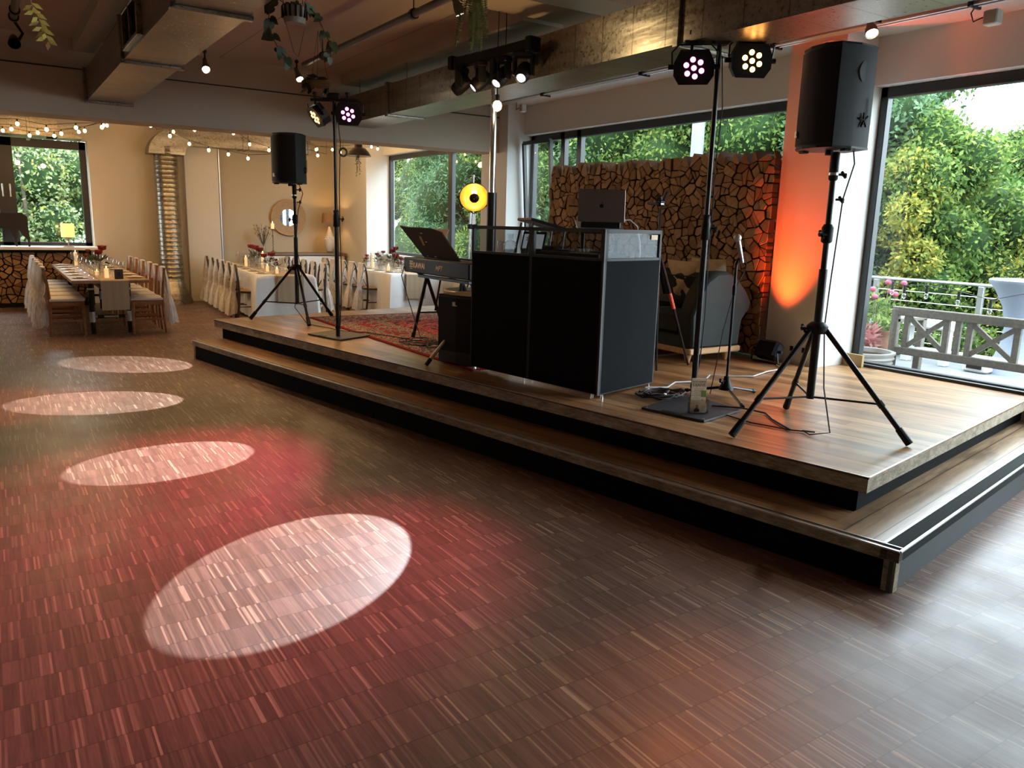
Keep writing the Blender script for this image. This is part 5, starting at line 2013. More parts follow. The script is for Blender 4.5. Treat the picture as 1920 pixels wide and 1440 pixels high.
def cloth_table(label_t, label_c, o_, rz, w_, L, drop=.70):
    t = thing('banquet_table', label_t, 'table', (o_[0], o_[1], 0), rz)
    MB().box((0, L / 2, .72), (w_ - .02, L, .04)).build('table_top', TBWOOD, t)
    for sx in (-.3, .3):
        for y in (.3, L - .3):
            MB().cyl((sx, y, 0), (sx, y, .70), .02, n=8).build('leg', BLKM, t)
    b = MB()
    n = 120
    per = 2 * (w_ + L)
    pts = []
    for i in range(n):
        s_ = per * i / n
        if s_ < w_:
            p = (-w_ / 2 + s_, 0, 0, -1)
        elif s_ < w_ + L:
            p = (w_ / 2, s_ - w_, 1, 0)
        elif s_ < 2 * w_ + L:
            p = (w_ / 2 - (s_ - w_ - L), L, 0, 1)
        else:
            p = (-w_ / 2, L - (s_ - 2 * w_ - L), -1, 0)
        pts.append((p, s_))
    rows = []
    for (z, k_) in ((.752, 0), (.745, .10), (.70, .35), (.45, .7), (.752 - drop, 1.0)):
        r_ = []
        for (p, s_) in pts:
            # corner flare
            cd = min(math.hypot(p[0] - cx, p[1] - cy) for cx in (-w_ / 2, w_ / 2) for cy in (0, L))
            fl_ = .12 * max(0, 1 - cd / .22) * k_ + (.012 + .022 * k_ * (.5 + .5 * math.sin(s_ * 21))) * min(1, k_ * 4)
            dirx = p[2] + (.7 * (1 if p[0] > 0 else -1) * max(0, 1 - cd / .22) if p[2] == 0 else 0)
            diry = p[3] + (.7 * (1 if p[1] > L / 2 else -1) * max(0, 1 - cd / .22) if p[3] == 0 else 0)
            r_.append(V3(p[0] + dirx * fl_, p[1] + diry * fl_, z))
        rows.append(r_)
    b.grid(rows, True)
    b.add(rows[0], [tuple(range(n))])
    o = b.build('tablecloth', WCLOTH, None, True, loc=(o_[0], o_[1], 0), rz=rz)
    tag(o, label_c, 'tablecloth')
    return t


LB = 3.6
cloth_table('middle banquet table hidden under its white cloth', 'white tablecloth with long drop over the middle table, behind the left tripod', OB, TB_ROT, .84, LB)
runner('linen runner hanging over the end of the middle white table', (OB[0] + .05, OB[1] - .03), TB_ROT, .40, 3.5, .754, .42)
cloth_table('banquet table nearest the windows, hidden under its white cloth', 'white tablecloth over the table nearest the windows, behind the stage piano', OC, TC_ROT, .84, LC)
runner('linen runner over the end of the white table nearest the windows', (OC[0] + .0, OC[1] - .03), TC_ROT, .36, 2.3, .754, .42)


# ---- tableware
def glass_proto():
    t = thing('wine_glass', 'x', 'glass')
    MB().lathe([(.032, 0), (.033, .003), (.006, .008), (.0045, .085), (.014, .095), (.034, .12), (.042, .15), (.040, .19), (.033, .225)], 12).build('bowl_and_stem', CLEAR, t, True)
    return t


def candle_thing(label, loc, h=.14, cup=True, r=.026):
    t = thing('candle', label, 'candle', loc)
    MB().lathe([(.001, 0), (r, 0), (r, h), (.001, h - .004)], 14).build('wax_body', WAX, t, True)
    MB().lathe([(.001, 0), (.007, .010), (.004, .022), (.001, .034)], 8, (0, 0, h + .002)).build('flame', FLAME, t, True)
    if cup:
        MB().lathe([(r * 1.5, 0), (r * 1.8, .02), (r * 1.9, h + .03)], 16).build('glass_cup', CLEAR, t, True)
    return t


def bouquet(label, loc, s=1.0, n_r=3, vase=True, seed=1, col=ROSE):
    rn = random.Random(seed)
    t = thing('flower_arrangement', label, 'flowers', loc)
    if vase:
        MB().lathe([(.035, 0), (.04, .005), (.042, .14 * s), (.046, .17 * s)], 14).build('glass_vase', CLEAR, t, True)
    z0 = .13 * s
    for i in range(n_r):
        a = rn.uniform(0, 6.28)
        rr = rn.uniform(.03, .09) * s
        zz = z0 + rn.uniform(.08, .20) * s
        c = V3(rr * math.cos(a), rr * math.sin(a), zz)
        h = MB()
        rad = rn.uniform(.036, .05) * s
        h.ball(c, rad * .75, 9, 6)
        for k_ in range(9):
            a2 = k_ * .7
            h.leaf(c + V3(0, 0, -rad * .6), (math.cos(a2), math.sin(a2), 1.1), (math.cos(a2 + 1.5), math.sin(a2 + 1.5), 0), rad * 1.7, rad * 1.3)
        h.build('blossom', col, t, True)
        MB().cyl((0, 0, .02), c, .003, n=5).build('stem', GREENS, t)
    g_ = MB()
    for i in range(int(46 * s)):
        a = rn.uniform(0, 6.28)
        d = V3(math.cos(a), math.sin(a), rn.uniform(-.1, 1.3)).normalized()
        g_.leaf(V3(0, 0, z0) + d * rn.uniform(.01, .09) * s, d + V3(rn.uniform(-.3, .3), rn.uniform(-.3, .3), 0), (rn.uniform(-1, 1), rn.uniform(-1, 1), .3), rn.uniform(.05, .10) * s, .022 * s)
    fo = g_.build('foliage', GREENS, t)
    return t


gp, gu = glass_proto(), []
napm = WCLOTH
slot = [('bare wooden table', (1.30, 11.66), 0.0, .94, .749), ('middle white table', OB, TB_ROT, .84, .757), ('white table by the windows', OC, TC_ROT, .84, .757)]
for ti, (nm, o_, rz, w_, z) in enumerate(slot):
    npl = 4 if ti == 2 else 6
    for side in (-1, 1):
        for i in range(npl):
            y = .42 + i * (.62, .60, .50)[ti]
            x = side * (w_ / 2 - .30)
            p = tpos(o_, rz, x, y - .12)
            place(gp, gu, (p[0], p[1], z), 0, 'stemmed wine glass standing on the ' + nm, 'wine glasses on the ' + nm)
            p = tpos(o_, rz, x - side * .085, y - .02)
            b = MB()
            b.lathe([(.028, 0), (.029, .004), (.034, .085)], 12)
            if i == 0 and side == -1:
                tg = tag(b.build('water_tumbler', CLEAR, None, True, loc=(p[0], p[1], z)), 'small water tumbler standing on the ' + nm, 'glass', 'tumblers on the ' + nm)
                tum = tg
            else:
                tg = tum.copy()
                COL.objects.link(tg)
                tg.location = (p[0], p[1], z)
            p = tpos(o_, rz, side * (w_ / 2 - .13), y)
            pm_ = MB()
            if i == 0 and side == -1:
                pl = thing('place_setting', 'x', 'plate', (0, 0, 0))
                if True:
                    MB().lathe([(.001, 0), (.07, .001), (.105, .010), (.11, .012)], 20).build('plate', PORC, pl, True)
                    MB().box((0, 0, .016), (.075, .17, .012), bev=.004).build('folded_napkin', CUSH if ti == 0 else RUNNER, pl)
                    c_ = MB()
                    c_.box((0, -.135, .002), (.17, .010, .003))
                    c_.build('knife', ALU, pl)
                    c_ = MB()
                    c_.box((0, .135, .002), (.17, .012, .003))
                    c_.build('fork', ALU, pl)
                lead = pl
                o2 = pl
            else:
                o2 = copy_tree(lead)
            o2.location = (p[0], p[1], z)
            o2.rotation_euler = (0, 0, rz + (0 if side < 0 else PI))
            o2['label'] = 'white plate with folded napkin laid on the ' + nm
            o2['group'] = 'place settings on the ' + nm


def block(ch, label, loc, rz):
    t = thing('table_number', label, 'table number', loc, rz)
    MB().box((0, 0, .065), (.105, .035, .13), bev=.004).build('wooden_block', BROWNM if ch == '8' else mat('olive_card', (.16, .13, .08), .7), t)
    lettering('numeral', ch, .075, mat('dark_numeral', (.02, .012, .008), .6), t, (0, -.0185, .062), (1, 0, 0), (0, 0, 1), bold=.002)


block('8', 'brown wooden block with number 8 at the end of the bare table', (1.40, 11.74, .756), 0)
p = tpos(OB, TB_ROT, .15, .18)
block('9', 'olive number card 9 at the end of the middle white table', (p[0], p[1], .760), TB_ROT)
bouquet('dark red roses with foliage in a vase on the bare wooden table', (1.30, 13.0, .752), 1.15, 3, seed=4)
bouquet('smaller dark red posy farther along the bare wooden table', (1.28, 14.6, .752), .8, 2, seed=8)
candle_thing('burning pillar candle beside the number 8 block', (1.28, 11.98, .752), .13, False)
candle_thing('burning candle in a glass cup midway on the bare wooden table', (1.22, 12.55, .752), .06)
candle_thing('burning candle in a tall glass at the window end of the bare table', (1.16, 15.0, .752), .22)
for i, (y, s_, lb, sd) in enumerate(((.55, .62, 'single dark red bloom near the front end of the middle white table', 3), (1.15, 1.0, 'dark red and pink flowers midway on the middle white table', 6), (2.1, 1.25, 'tall dark red rose bouquet at the far part of the middle white table', 12))):
    p = tpos(OB, TB_ROT, -.02, y)
    bouquet(lb, (p[0], p[1], .76), s_, 3, seed=sd)
for i, (x, y, h, lb) in enumerate(((-.06, .35, .07, 'burning candle in a cup at the front end of the middle white table'), (-.1, .85, .09, 'short burning candle in a glass on the middle white table'), (.02, 1.75, .26, 'tall burning candle in a glass cylinder on the middle white table'), (-.16, 2.3, .16, 'slim burning candle at the far left of the middle white table'))):
    p = tpos(OB, TB_ROT, x, y)
    candle_thing(lb, (p[0], p[1], .76), h)
gl_ = thing('glass_cylinder', 'wide empty glass cylinder vase on the middle white table', 'vase', (tpos(OB, TB_ROT, -.1, 1.9) + (.76,)))
MB().lathe([(.06, 0), (.065, .005), (.065, .30)], 16).build('glass_wall', CLEAR, gl_, True)
gl_ = thing('glass_cylinder', 'tall glass cylinder vase on the table nearest the windows', 'vase', (tpos(OC, TC_ROT, -.10, 1.3) + (.76,)))
MB().lathe([(.05, 0), (.055, .005), (.055, .32)], 16).build('glass_wall', CLEAR, gl_, True)
for i, (x, y, s_, lb, sd) in enumerate(((-.05, .45, .75, 'pink-red bloom near the front end of the table nearest the windows', 21), (.0, .95, 1.2, 'tall dark red tulip-like flowers on the table nearest the windows', 22), (-.05, 1.5, .95, 'mixed bouquet with small dried flowers on the table nearest the windows', 23), (-.1, 2.0, .7, 'low dark red flowers at the far part of the table nearest the windows', 24))):
    p = tpos(OC, TC_ROT, x, y)
    bouquet(lb, (p[0], p[1], .76), s_, 3, seed=sd)
for i, (x, y, h, lb) in enumerate(((.05, .32, .10, 'burning candle at the front end of the table nearest the windows'), (-.15, .8, .08, 'cup candle on the left edge of the table nearest the windows'), (-.05, 1.8, .24, 'tall candle in a glass on the table nearest the windows'))):
    p = tpos(OC, TC_ROT, x, y)
    candle_thing(lb, (p[0], p[1], .76), h)

# ================================================================== BACK ROOM DECORATION
sbd = thing('sideboard', 'white sideboard with grey-brown top under the round mirror', 'sideboard', (5.24, 15.85, 0))
MB().box((0, 0, .45), (1.75, .42, .88), bev=.004).build('body', PORC, sbd)
for k_ in range(4):
    d_ = MB()
    d_.box((-.645 + k_ * .43, -.215, .46), (.41, .012, .78), bev=.003)
    do = d_.build('door', PORC, sbd)
    MB().ball((-.645 + k_ * .43 + (.16 if k_ % 2 == 0 else -.16), -.232, .5), .012, 8, 6).build('knob', BLKM, do)
MB().box((0, -.01, .925), (1.85, .46, .05), bev=.008).build('top_board', mat('grey_brown_board', (.20, .15, .12), .5), sbd)
mi = thing('wall_mirror', 'round mirror with wide woven frame on the beige wall panel', 'mirror', (5.12, 16.165, 1.64))
qm = Matrix.Rotation(PI / 2, 3, 'X')
MB().lathe([(.165, 0), (.17, .02), (.325, .03), (.345, .045), (.36, .03), (.36, 0)], 40, (0, 0, 0), qm).build('woven_frame', mat('woven_wicker', (.40, .28, .17), .8, noise=.3, nscale=50), mi, True)
MB().lathe([(.34, .046), (.355, .05), (.365, .035)], 40, (0, 0, 0), qm).build('wooden_rim', PALEW, mi, True)
MB().lathe([(.001, .012), (.168, .012)], 36, (0, 0, 0), qm).build('mirror_glass', mat('mirror_silver', (.9, .92, .95), .03, metal=1.0, noise=0), mi)
cn = thing('tall_candlestick', 'tall twisted candlestick with a lit white candle beside the mirror', 'candlestick', (4.69, 15.80, .95))
MB().lathe([(.06, 0), (.058, .012), (.02, .03), (.010, .05)], 14).build('foot', mat('old_brass', (.20, .15, .09), .4, metal=.7), cn, True)
MB().tube([(.005 * math.cos(i * 1.2), .005 * math.sin(i * 1.2), .05 + i * .0105) for i in range(38)], .0085, 6).build('twisted_stem', mat('old_brass', (.20, .15, .09), .4, metal=.7), cn, True)
MB().lathe([(.01, .44), (.05, .455), (.055, .46), (.001, .461)], 14).build('drip_tray', mat('old_brass', (.20, .15, .09), .4, metal=.7), cn, True)
MB().lathe([(.032, .46), (.032, .57), (.001, .565)], 14).build('candle', WAX, cn, True)
MB().lathe([(.001, 0), (.008, .012), (.004, .026), (.001, .04)], 8, (0, 0, .57)).build('flame', FLAME, cn, True)
dv = thing('dried_flower_vase', 'vase with a dark dried bouquet on the left of the sideboard', 'flowers', (4.50, 15.80, .95))
MB().lathe([(.03, 0), (.042, .03), (.045, .10), (.026, .16), (.03, .18)], 14).build('vase', CLEAR, dv, True)
g_ = MB()
rn = random.Random(2)
for i in range(60):
    a, el = rn.uniform(0, 6.28), rn.uniform(.15, 1)
    tip = V3(.17 * math.cos(a) * el, .12 * math.sin(a) * el, rn.uniform(.30, .52))
    g_.cyl((0, 0, .12), tip, .0016, n=4, cap=False)
    g_.leaf(tip, tip - V3(0, 0, .1), (math.sin(a), math.cos(a), 0), .04, .018)
g_.build('dried_stems', mat('dusty_dried_stems', (.10, .09, .07), .9), dv)
tl_ = thing('table_lamp', 'white relief ceramic table lamp with brown woven shade, lit, on the sideboard', 'table lamp', (5.86, 15.80, .95))
MB().lathe([(.07, 0), (.07, .015), (.05, .03)], 18).build('foot', mat('old_brass', (.20, .15, .09), .4, metal=.7), tl_, True)
b = MB()
b.lathe([(.05, .03), (.075, .08), (.10, .16), (.105, .24), (.092, .30), (.070, .36), (.045, .44), (.028, .50), (.02, .53)], 22)
for a in range(10):
    for zz, rr in ((.28, .098), (.32, .088)):
        b.ball((rr * math.cos(a * .63 + zz * 8), rr * math.sin(a * .63 + zz * 8), zz), .014, 6, 5)
b.build('ceramic_body', PORC, tl_, True)
b = MB()
b.lathe([(.155, .60), (.135, .80)], 26)
b.build('lamp_shade', BURLAP, tl_, True)
MB().ball((0, 0, .70), .03, 10, 8).build('bulb', BULBW, tl_, True)
lamp('table_lamp_light', 'POINT', (5.86, 15.80, 1.655), 22, (1, .55, .18), None, .03)
# window-sill lamp and deer silhouette
wl = thing('table_lamp', 'small pedestal lamp with glowing amber shade on the window sill', 'table lamp', (1.14, 15.90, 1.026))
MB().lathe([(.001, 0), (.085, .0), (.085, .012), (.01, .02), (.012, .11), (.02, .13), (.09, .165), (.095, .17)], 20).build('pedestal', mat('weathered_metal', (.30, .25, .2), .5), wl, True)
MB().lathe([(.105, .17), (.105, .40)], 24).build('lamp_shade', mat('amber_paper_shade', (.85, .55, .2), .8, emit=1.6, ecol=(1, .50, .10)), wl, True)
MB().ball((0, 0, .26), .03, 8, 6).build('bulb', BULBW, wl, True)
lamp('sill_lamp_light', 'POINT', (1.14, 15.90, 1.30), 5, (1, .6, .2), None, .05)
dr = thing('deer_figure', 'dark flat metal deer figure standing on the window sill at the left', 'figurine', (0.12, 15.93, 1.026))
mq = Matrix(((1, 0, 0, 0), (0, 0, 1, 0), (0, 1, 0, 0), (0, 0, 0, 1)))
b = MB()
b.prism([(.44, .36), (.435, .50), (.36, .565), (.10, .555), (-.20, .56), (-.40, .60), (-.52, .80), (-.60, .80), (-.58, .70), (-.42, .36), (-.20, .28), (.05, .30), (.26, .30)], -.012, .012, mq)
b.build('body', mat('dark_rusted_steel', (.018, .010, .007), .7), dr)
for pts in ([(.43, .44), (.28, .31), (.34, .20), (.41, .12), (.415, .0), (.445, .0), (.45, .14), (.44, .24)], [(.27, .33), (.15, .32), (.22, .15), (.215, .02), (.25, .0), (.265, .02), (.26, .16)], [(-.30, .34), (-.22, .32), (-.12, .16), (-.12, .0), (-.08, .0), (-.08, .2), (-.18, .40)], [(-.15, .33), (-.05, .33), (-.02, .15), (-.03, .0), (.01, .0), (.02, .18), (.0, .35)]):
    b = MB()
    b.prism(pts, -.011, .011, mq)
    b.build('leg', mat('dark_rusted_steel', (.018, .010, .007), .7), dr)
# pendant lamp with trailing plant
pl_ = thing('pendant_lamp', 'dark enamel pendant lamp shade behind the beam, white inside', 'pendant lamp', (5.03, 12.2, 2.625), 0)
b = MB()
b.lathe([(.06, .20), (.065, .13), (.11, .12), (.16, .07), (.20, .0)], 28)
b.build('shade', mat('brown_black_enamel', (.03, .018, .012), .3), pl_, True)
MB().lathe([(.192, .004), (.15, .07), (.08, .11), (.001, .112)], 28).build('white_inside', PORC, pl_, True)
MB().tube([(0, 0, .2), (0, 0, .575)], .005, 6).build('cord', STRINGM, pl_)
# hanging greenery
def vine(label, loc, length, n, leafm, Ls, Ws, spread=.06, name='hanging_plant', seed=1, pot=False):
    rn = random.Random(seed)
    t = thing(name, label, 'plant', loc)
    if pot:
        MB().lathe([(.001, -.02), (.05, -.02), (.062, .08), (.058, .08)], 18).build('pot', PORC, t, True)
        MB().lathe([(.001, -.05), (.058, -.05), (.062, -.02)], 18).build('saucer', WHITEP, t, True)
    nst = 5
    for s_ in range(nst):
        a = rn.uniform(0, 6.28)
        pts = [V3(0, 0, .06)]
        for k_ in range(1, 9):
            f_ = k_ / 8
            pts.append(V3(math.cos(a) * spread * min(1, f_ * 2.2) + rn.uniform(-.01, .01), math.sin(a) * spread * min(1, f_ * 2.2) + rn.uniform(-.01, .01), .08 * math.sin(f_ * PI) - length * f_ * (.6 + .4 * s_ / nst)))
        MB().tube(pts, .0025, 4).build('stem', IVY, t)
        g2 = MB()
        for k_ in range(n):
            f_ = k_ / n * 7.99
            i0 = int(f_)
            p = pts[i0].lerp(pts[i0 + 1], f_ - i0)
            d = V3(rn.uniform(-1, 1), rn.uniform(-1, 1), rn.uniform(-1.2, .1))
            g2.leaf(p, d, (rn.uniform(-1, 1), rn.uniform(-1, 1), .4), Ls * rn.uniform(.7, 1.2), Ws)
        g2.build('foliage', leafm, t)
    return t


vine('thin grey-green creeper hanging from the pendant lamp', (5.02, 12.2, 2.63), .36, 16, mat('grey_green_creeper', (.08, .10, .06), .7), .035, .015, .03, seed=5)
ivp = thing('hanging_ivy', 'ivy with large dark leaves hanging in a striped basket near the ceiling', 'plant', (1.58, 4.76, 2.75))
rn = random.Random(31)


def heart(mb, c, d, nrm, L):
    d = Vector(d).normalized()
    sd = d.cross(Vector(nrm)).normalized()
    c = Vector(c)
    mb.add([c + d * L * a + sd * L * b_ for a, b_ in ((0, 0), (-.12, .22), (0, .46), (.25, .50), (.55, .34), (1.0, 0), (.55, -.34), (.25, -.50), (0, -.46), (-.12, -.22))], [tuple(range(10))])


for sgn, xs_, leaves_m in ((-1, [(.04, .06), (.10, .10), (.145, .06), (.15, -.02), (.14, -.10), (.10, -.17), (.04, -.24)], IVY), (1, [(.04, .05), (.08, .06), (.13, .0), (.17, -.08), (.20, -.14), (.205, -.22)], FERN if False else mat('mid_green_ivy_leaf', (.05, .075, .02), .5, noise=.4, nscale=30))):
    pts = [cr * (sgn * a) + V3(0, 0, z_) for a, z_ in xs_]
    MB().tube(pts, .003, 5).build('stem', mat('brown_string', (.12, .06, .03), .8), ivp)
    g2 = MB()
    for q_i, p_ in enumerate(pts):
        for k_ in range(2):
            heart(g2, p_ + V3(rn.uniform(-.02, .02), rn.uniform(-.02, .02), rn.uniform(-.01, .02)), cr * rn.uniform(-1, 1) + V3(0, 0, -rn.uniform(.3, 1)), V3(.4, -1, rn.uniform(-.3, .3)), rn.uniform(.055, .085) * (1 if sgn < 0 else .8))
    g2.build('foliage', leaves_m, ivp)
MB().lathe([(.001, -.04), (.058, -.04), (.072, .045), (.070, .05)], 18).build('white_pot', mat('dull_white_pot', (.36, .32, .27), .6), ivp, True)
b = MB()
for i in range(14):
    a = i * 2 * PI / 14
    b.box((.068 * math.cos(a), .068 * math.sin(a), .02), (.012, .012, .06), rz=a)
b.build('dark_basket_slats', BLK, ivp)
for i in range(3):
    a = i * 2.1 + .4
    MB().tube([(.07 * math.cos(a), .07 * math.sin(a), .04), (.02 * math.cos(a), .02 * math.sin(a), .45), (0, 0, ZC - 2.76)], .002, 4).build('hanging_string', STRINGM, ivp)
MB().tube([(-.06, -.02, -.04), (-.02, -.03, -.20), (.01, -.02, -.22), (.06, .0, -.05)], .002, 4).build('loose_string', mat('brown_string', (.12, .06, .03), .8), ivp)
# fern: long pinnate fronds hanging in front of the light bar
fe = thing('hanging_fern', 'yellow-green fern with long fronds hanging in front of the moving-head bar', 'plant', (2.15, 3.68, 2.86))
rn = random.Random(9)
for s_ in range(11):
    a = s_ * .9 + .4
    L = rn.uniform(.40, .56) if s_ < 8 else .24
    sp_ = .012 + .022 * (s_ % 3)
    pts = [V3(math.cos(a) * sp_ * (f_ * 1.8), math.sin(a) * sp_ * (f_ * 1.8), .12 - L * f_) for f_ in [k_ / 10 for k_ in range(11)]]
    g2 = MB()
    g2.tube(pts, .0016, 4)
    up = V3(math.cos(a + 1.2), math.sin(a + 1.2), 0)
    rr_ = cr
    for k_ in range(46):
        f_ = k_ / 46 * 9.99
        i0 = int(f_)
        p = pts[i0].lerp(pts[i0 + 1], f_ - i0)
        wd = .026 * math.sin(min(1, (k_ + 4) / 20) * PI / 2) * (1 - (k_ / 46) ** 3 * .7)
        for sg in (-1, 1):
            g2.leaf(p, rr_ * sg + V3(rn.uniform(-.2, .2), rn.uniform(-.2, .2), .35), V3(0.3, -1, rn.uniform(-.3, .3)), wd * 1.25, .0105)
    g2.build('frond', FERN, fe)
MB().tube([(0, 0, .12), (0, 0, ZC - 2.86)], .002, 4).build('hanging_string', STRINGM, fe)
# small pale lit plant at the upper left
lf = thing('hanging_plant', 'small pale lit plant dangling at the upper left corner', 'plant', (0.262, 4.30, 2.38))
b = MB()
rn = random.Random(3)
for i in range(20):
    z = .13 - i * .008
    a = i * 2.4
    b.leaf((-.02 + i * .0028, 0, z), (math.cos(a), math.sin(a) * .5, -.5), (0, 1, .3), .05, .020)
b.build('foliage', LEAFLIT, lf)
MB().tube([(.03, 0, .0), (-.02, 0, .13), (-.03, 0, .4), (-.03, 0, ZC - 2.38)], .0018, 4).build('hanging_string', mat('pale_string', (.5, .3, .15), .8), lf)
lamp('ceiling_spot_light', 'SPOT', (.30, 3.6, 3.2), 5, (1, .75, .45), None, .03, (.262, 4.30, 2.38), 22, .6)
# dark striped flowers on top of the far light stand
dp = vine('dark variegated plant hanging just above the far light stand', (2.85, 7.9, 2.93), .10, 10, mat('dark_variegated_leaf', (.03, .03, .03), .5, noise=.8, nscale=25), .10, .05, .12, 'hanging_plant', 12)
MB().lathe([(.001, -.05), (.11, -.03), (.13, .01), (.10, .02)], 16).build('wicker_basket', mat('brown_wicker', (.12, .07, .03), .9, noise=.3, nscale=50), dp, True)
for i in range(3):
    a = i * 2.1
    MB().tube([(.1 * math.cos(a), .1 * math.sin(a), .01), (0, 0, ZC - 2.93)], .002, 4).build('hanging_string', STRINGM, dp)
lw = thing('hanging_wreath', 'small dark heart-shaped wreath hanging under the beam beside the pendant lamp', 'wreath', (4.03, 10.3, 2.50))
MB().tube([(.05 * math.sin(a), 0, .05 * math.cos(a)) for a in [i * 2 * PI / 14 for i in range(15)]], .014, 6).build('ring', IVY, lw)
MB().tube([(0, 0, .05), (0, 0, .13)], .002, 4).build('hanging_string', STRINGM, lw)

# string lights: three strings on the right, three on the left
STR = [
    ('string of warm bulbs sagging lowest in front of the beige panel', [(2.05, 12.6, 2.86), (2.3, 12.6, 2.74), (2.56, 12.6, 2.65), (2.83, 12.6, 2.58), (3.11, 12.6, 2.54), (3.4, 12.6, 2.5), (3.9, 12.6, 2.55), (4.26, 12.6, 2.66), (4.5, 12.6, 2.62)]),
    ('string of warm bulbs running high from the duct elbow to the right', [(2.5, 13.4, 2.88), (2.81, 13.4, 2.93), (3.4, 13.4, 2.93), (3.65, 13.4, 2.78), (3.96, 13.4, 2.71), (4.36, 13.4, 2.85), (4.76, 13.4, 2.78), (5.05, 13.4, 2.80), (5.77, 13.4, 2.90)]),
    ('short string of warm bulbs beside the pendant lamp', [(4.79, 14.2, 2.95), (5.06, 14.2, 2.86), (5.5, 14.2, 2.83), (6.24, 14.2, 2.95)]),
    ('string of warm bulbs nearest the beam above the dark-framed window', [(-.3, 11.5, 2.60), (0.05, 11.5, 2.62), (0.39, 11.5, 2.64), (0.69, 11.5, 2.6), (1.01, 11.5, 2.65), (1.3, 11.5, 2.68)]),
    ('middle string of warm bulbs above the dark-framed window', [(-.2, 12.4, 2.62), (0.35, 12.4, 2.65), (0.64, 12.4, 2.63), (0.91, 12.4, 2.64), (1.19, 12.4, 2.7), (1.42, 12.4, 2.79)]),
    ('farthest string of warm bulbs above the dark-framed window', [(-.3, 13.2, 2.66), (0.27, 13.2, 2.69), (0.58, 13.2, 2.65), (0.88, 13.2, 2.67), (1.19, 13.2, 2.75), (1.56, 13.2, 2.87)]),
]
for lb, pts in STR:
    t = thing('string_lights', lb, 'string lights', pts[0])
    o_ = Vector(pts[0])
    wp = []
    ext = [Vector(pts[0]) + (Vector(pts[0]) - Vector(pts[1])) * .8] + [Vector(p) for p in pts] + [Vector(pts[-1]) + (Vector(pts[-1]) - Vector(pts[-2])) * .8]
    for i in range(len(ext) - 1):
        for k_ in range(4):
            wp.append(ext[i].lerp(ext[i + 1], k_ / 4) - o_ + V3(0, 0, .055))
    MB().tube(wp, .0035, 5).build('wire', STRINGM, t)
    for k_ in (0, -1):
        MB().tube([wp[k_], V3(wp[k_].x, wp[k_].y, 3.2 - pts[0][2])], .002, 4).build('hanger', STRINGM, t)
    for p in pts:
        c = Vector(p) - o_
        bu = MB()
        bu.ball(c, .021, 8, 6, (1, 1, 1.2))
        bo2 = bu.build('bulb', BULBW, t, True)
        MB().cyl(c + V3(0, 0, .02), c + V3(0, 0, .055), .010, n=6).build('socket', STRINGM, bo2)
for x, y, z in ((2.3, 12.6, 2.68), (3.3, 12.8, 2.5), (4.3, 13.0, 2.6), (5.3, 13.6, 2.75), (.3, 12.0, 2.58), (1.1, 12.6, 2.6), (0.6, 13.4, 2.6)):
    lamp('string_bulb_light', 'POINT', (x, y, z), 13, (1, .60, .25), None, .05)

# ================================================================== OUTSIDE
LG = mk_leaf('mixed_green_leaves', [(0.0, (0.038, 0.076, 0.018)), (.4, (0.090, 0.166, 0.034)), (.8, (0.196, 0.272, 0.068)), (1.0, (0.317, 0.348, 0.076))])
LB_ = mk_leaf('bluish_green_leaves', [(0.0, (0.038, 0.083, 0.038)), (.5, (0.090, 0.174, 0.076)), (1.0, (0.204, 0.303, 0.166))])
LY = mk_leaf('yellowing_leaves', [(0.0, (0.122, 0.171, 0.037)), (.5, (0.244, 0.268, 0.055)), (1.0, (0.488, 0.390, 0.073))])
LD = mk_leaf('deep_green_leaves', [(0.0, (0.018, 0.045, 0.013)), (.6, (0.052, 0.113, 0.023)), (1.0, (0.121, 0.204, 0.045))])
LP = mk_leaf('pale_shrub_leaves', [(0.0, (0.076, 0.137, 0.030)), (.45, (0.196, 0.272, 0.090)), (.8, (0.393, 0.439, 0.303)), (1.0, (0.454, 0.439, 0.076))])
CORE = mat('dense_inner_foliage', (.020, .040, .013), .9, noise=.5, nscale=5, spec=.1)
npr = np.random.default_rng(5)


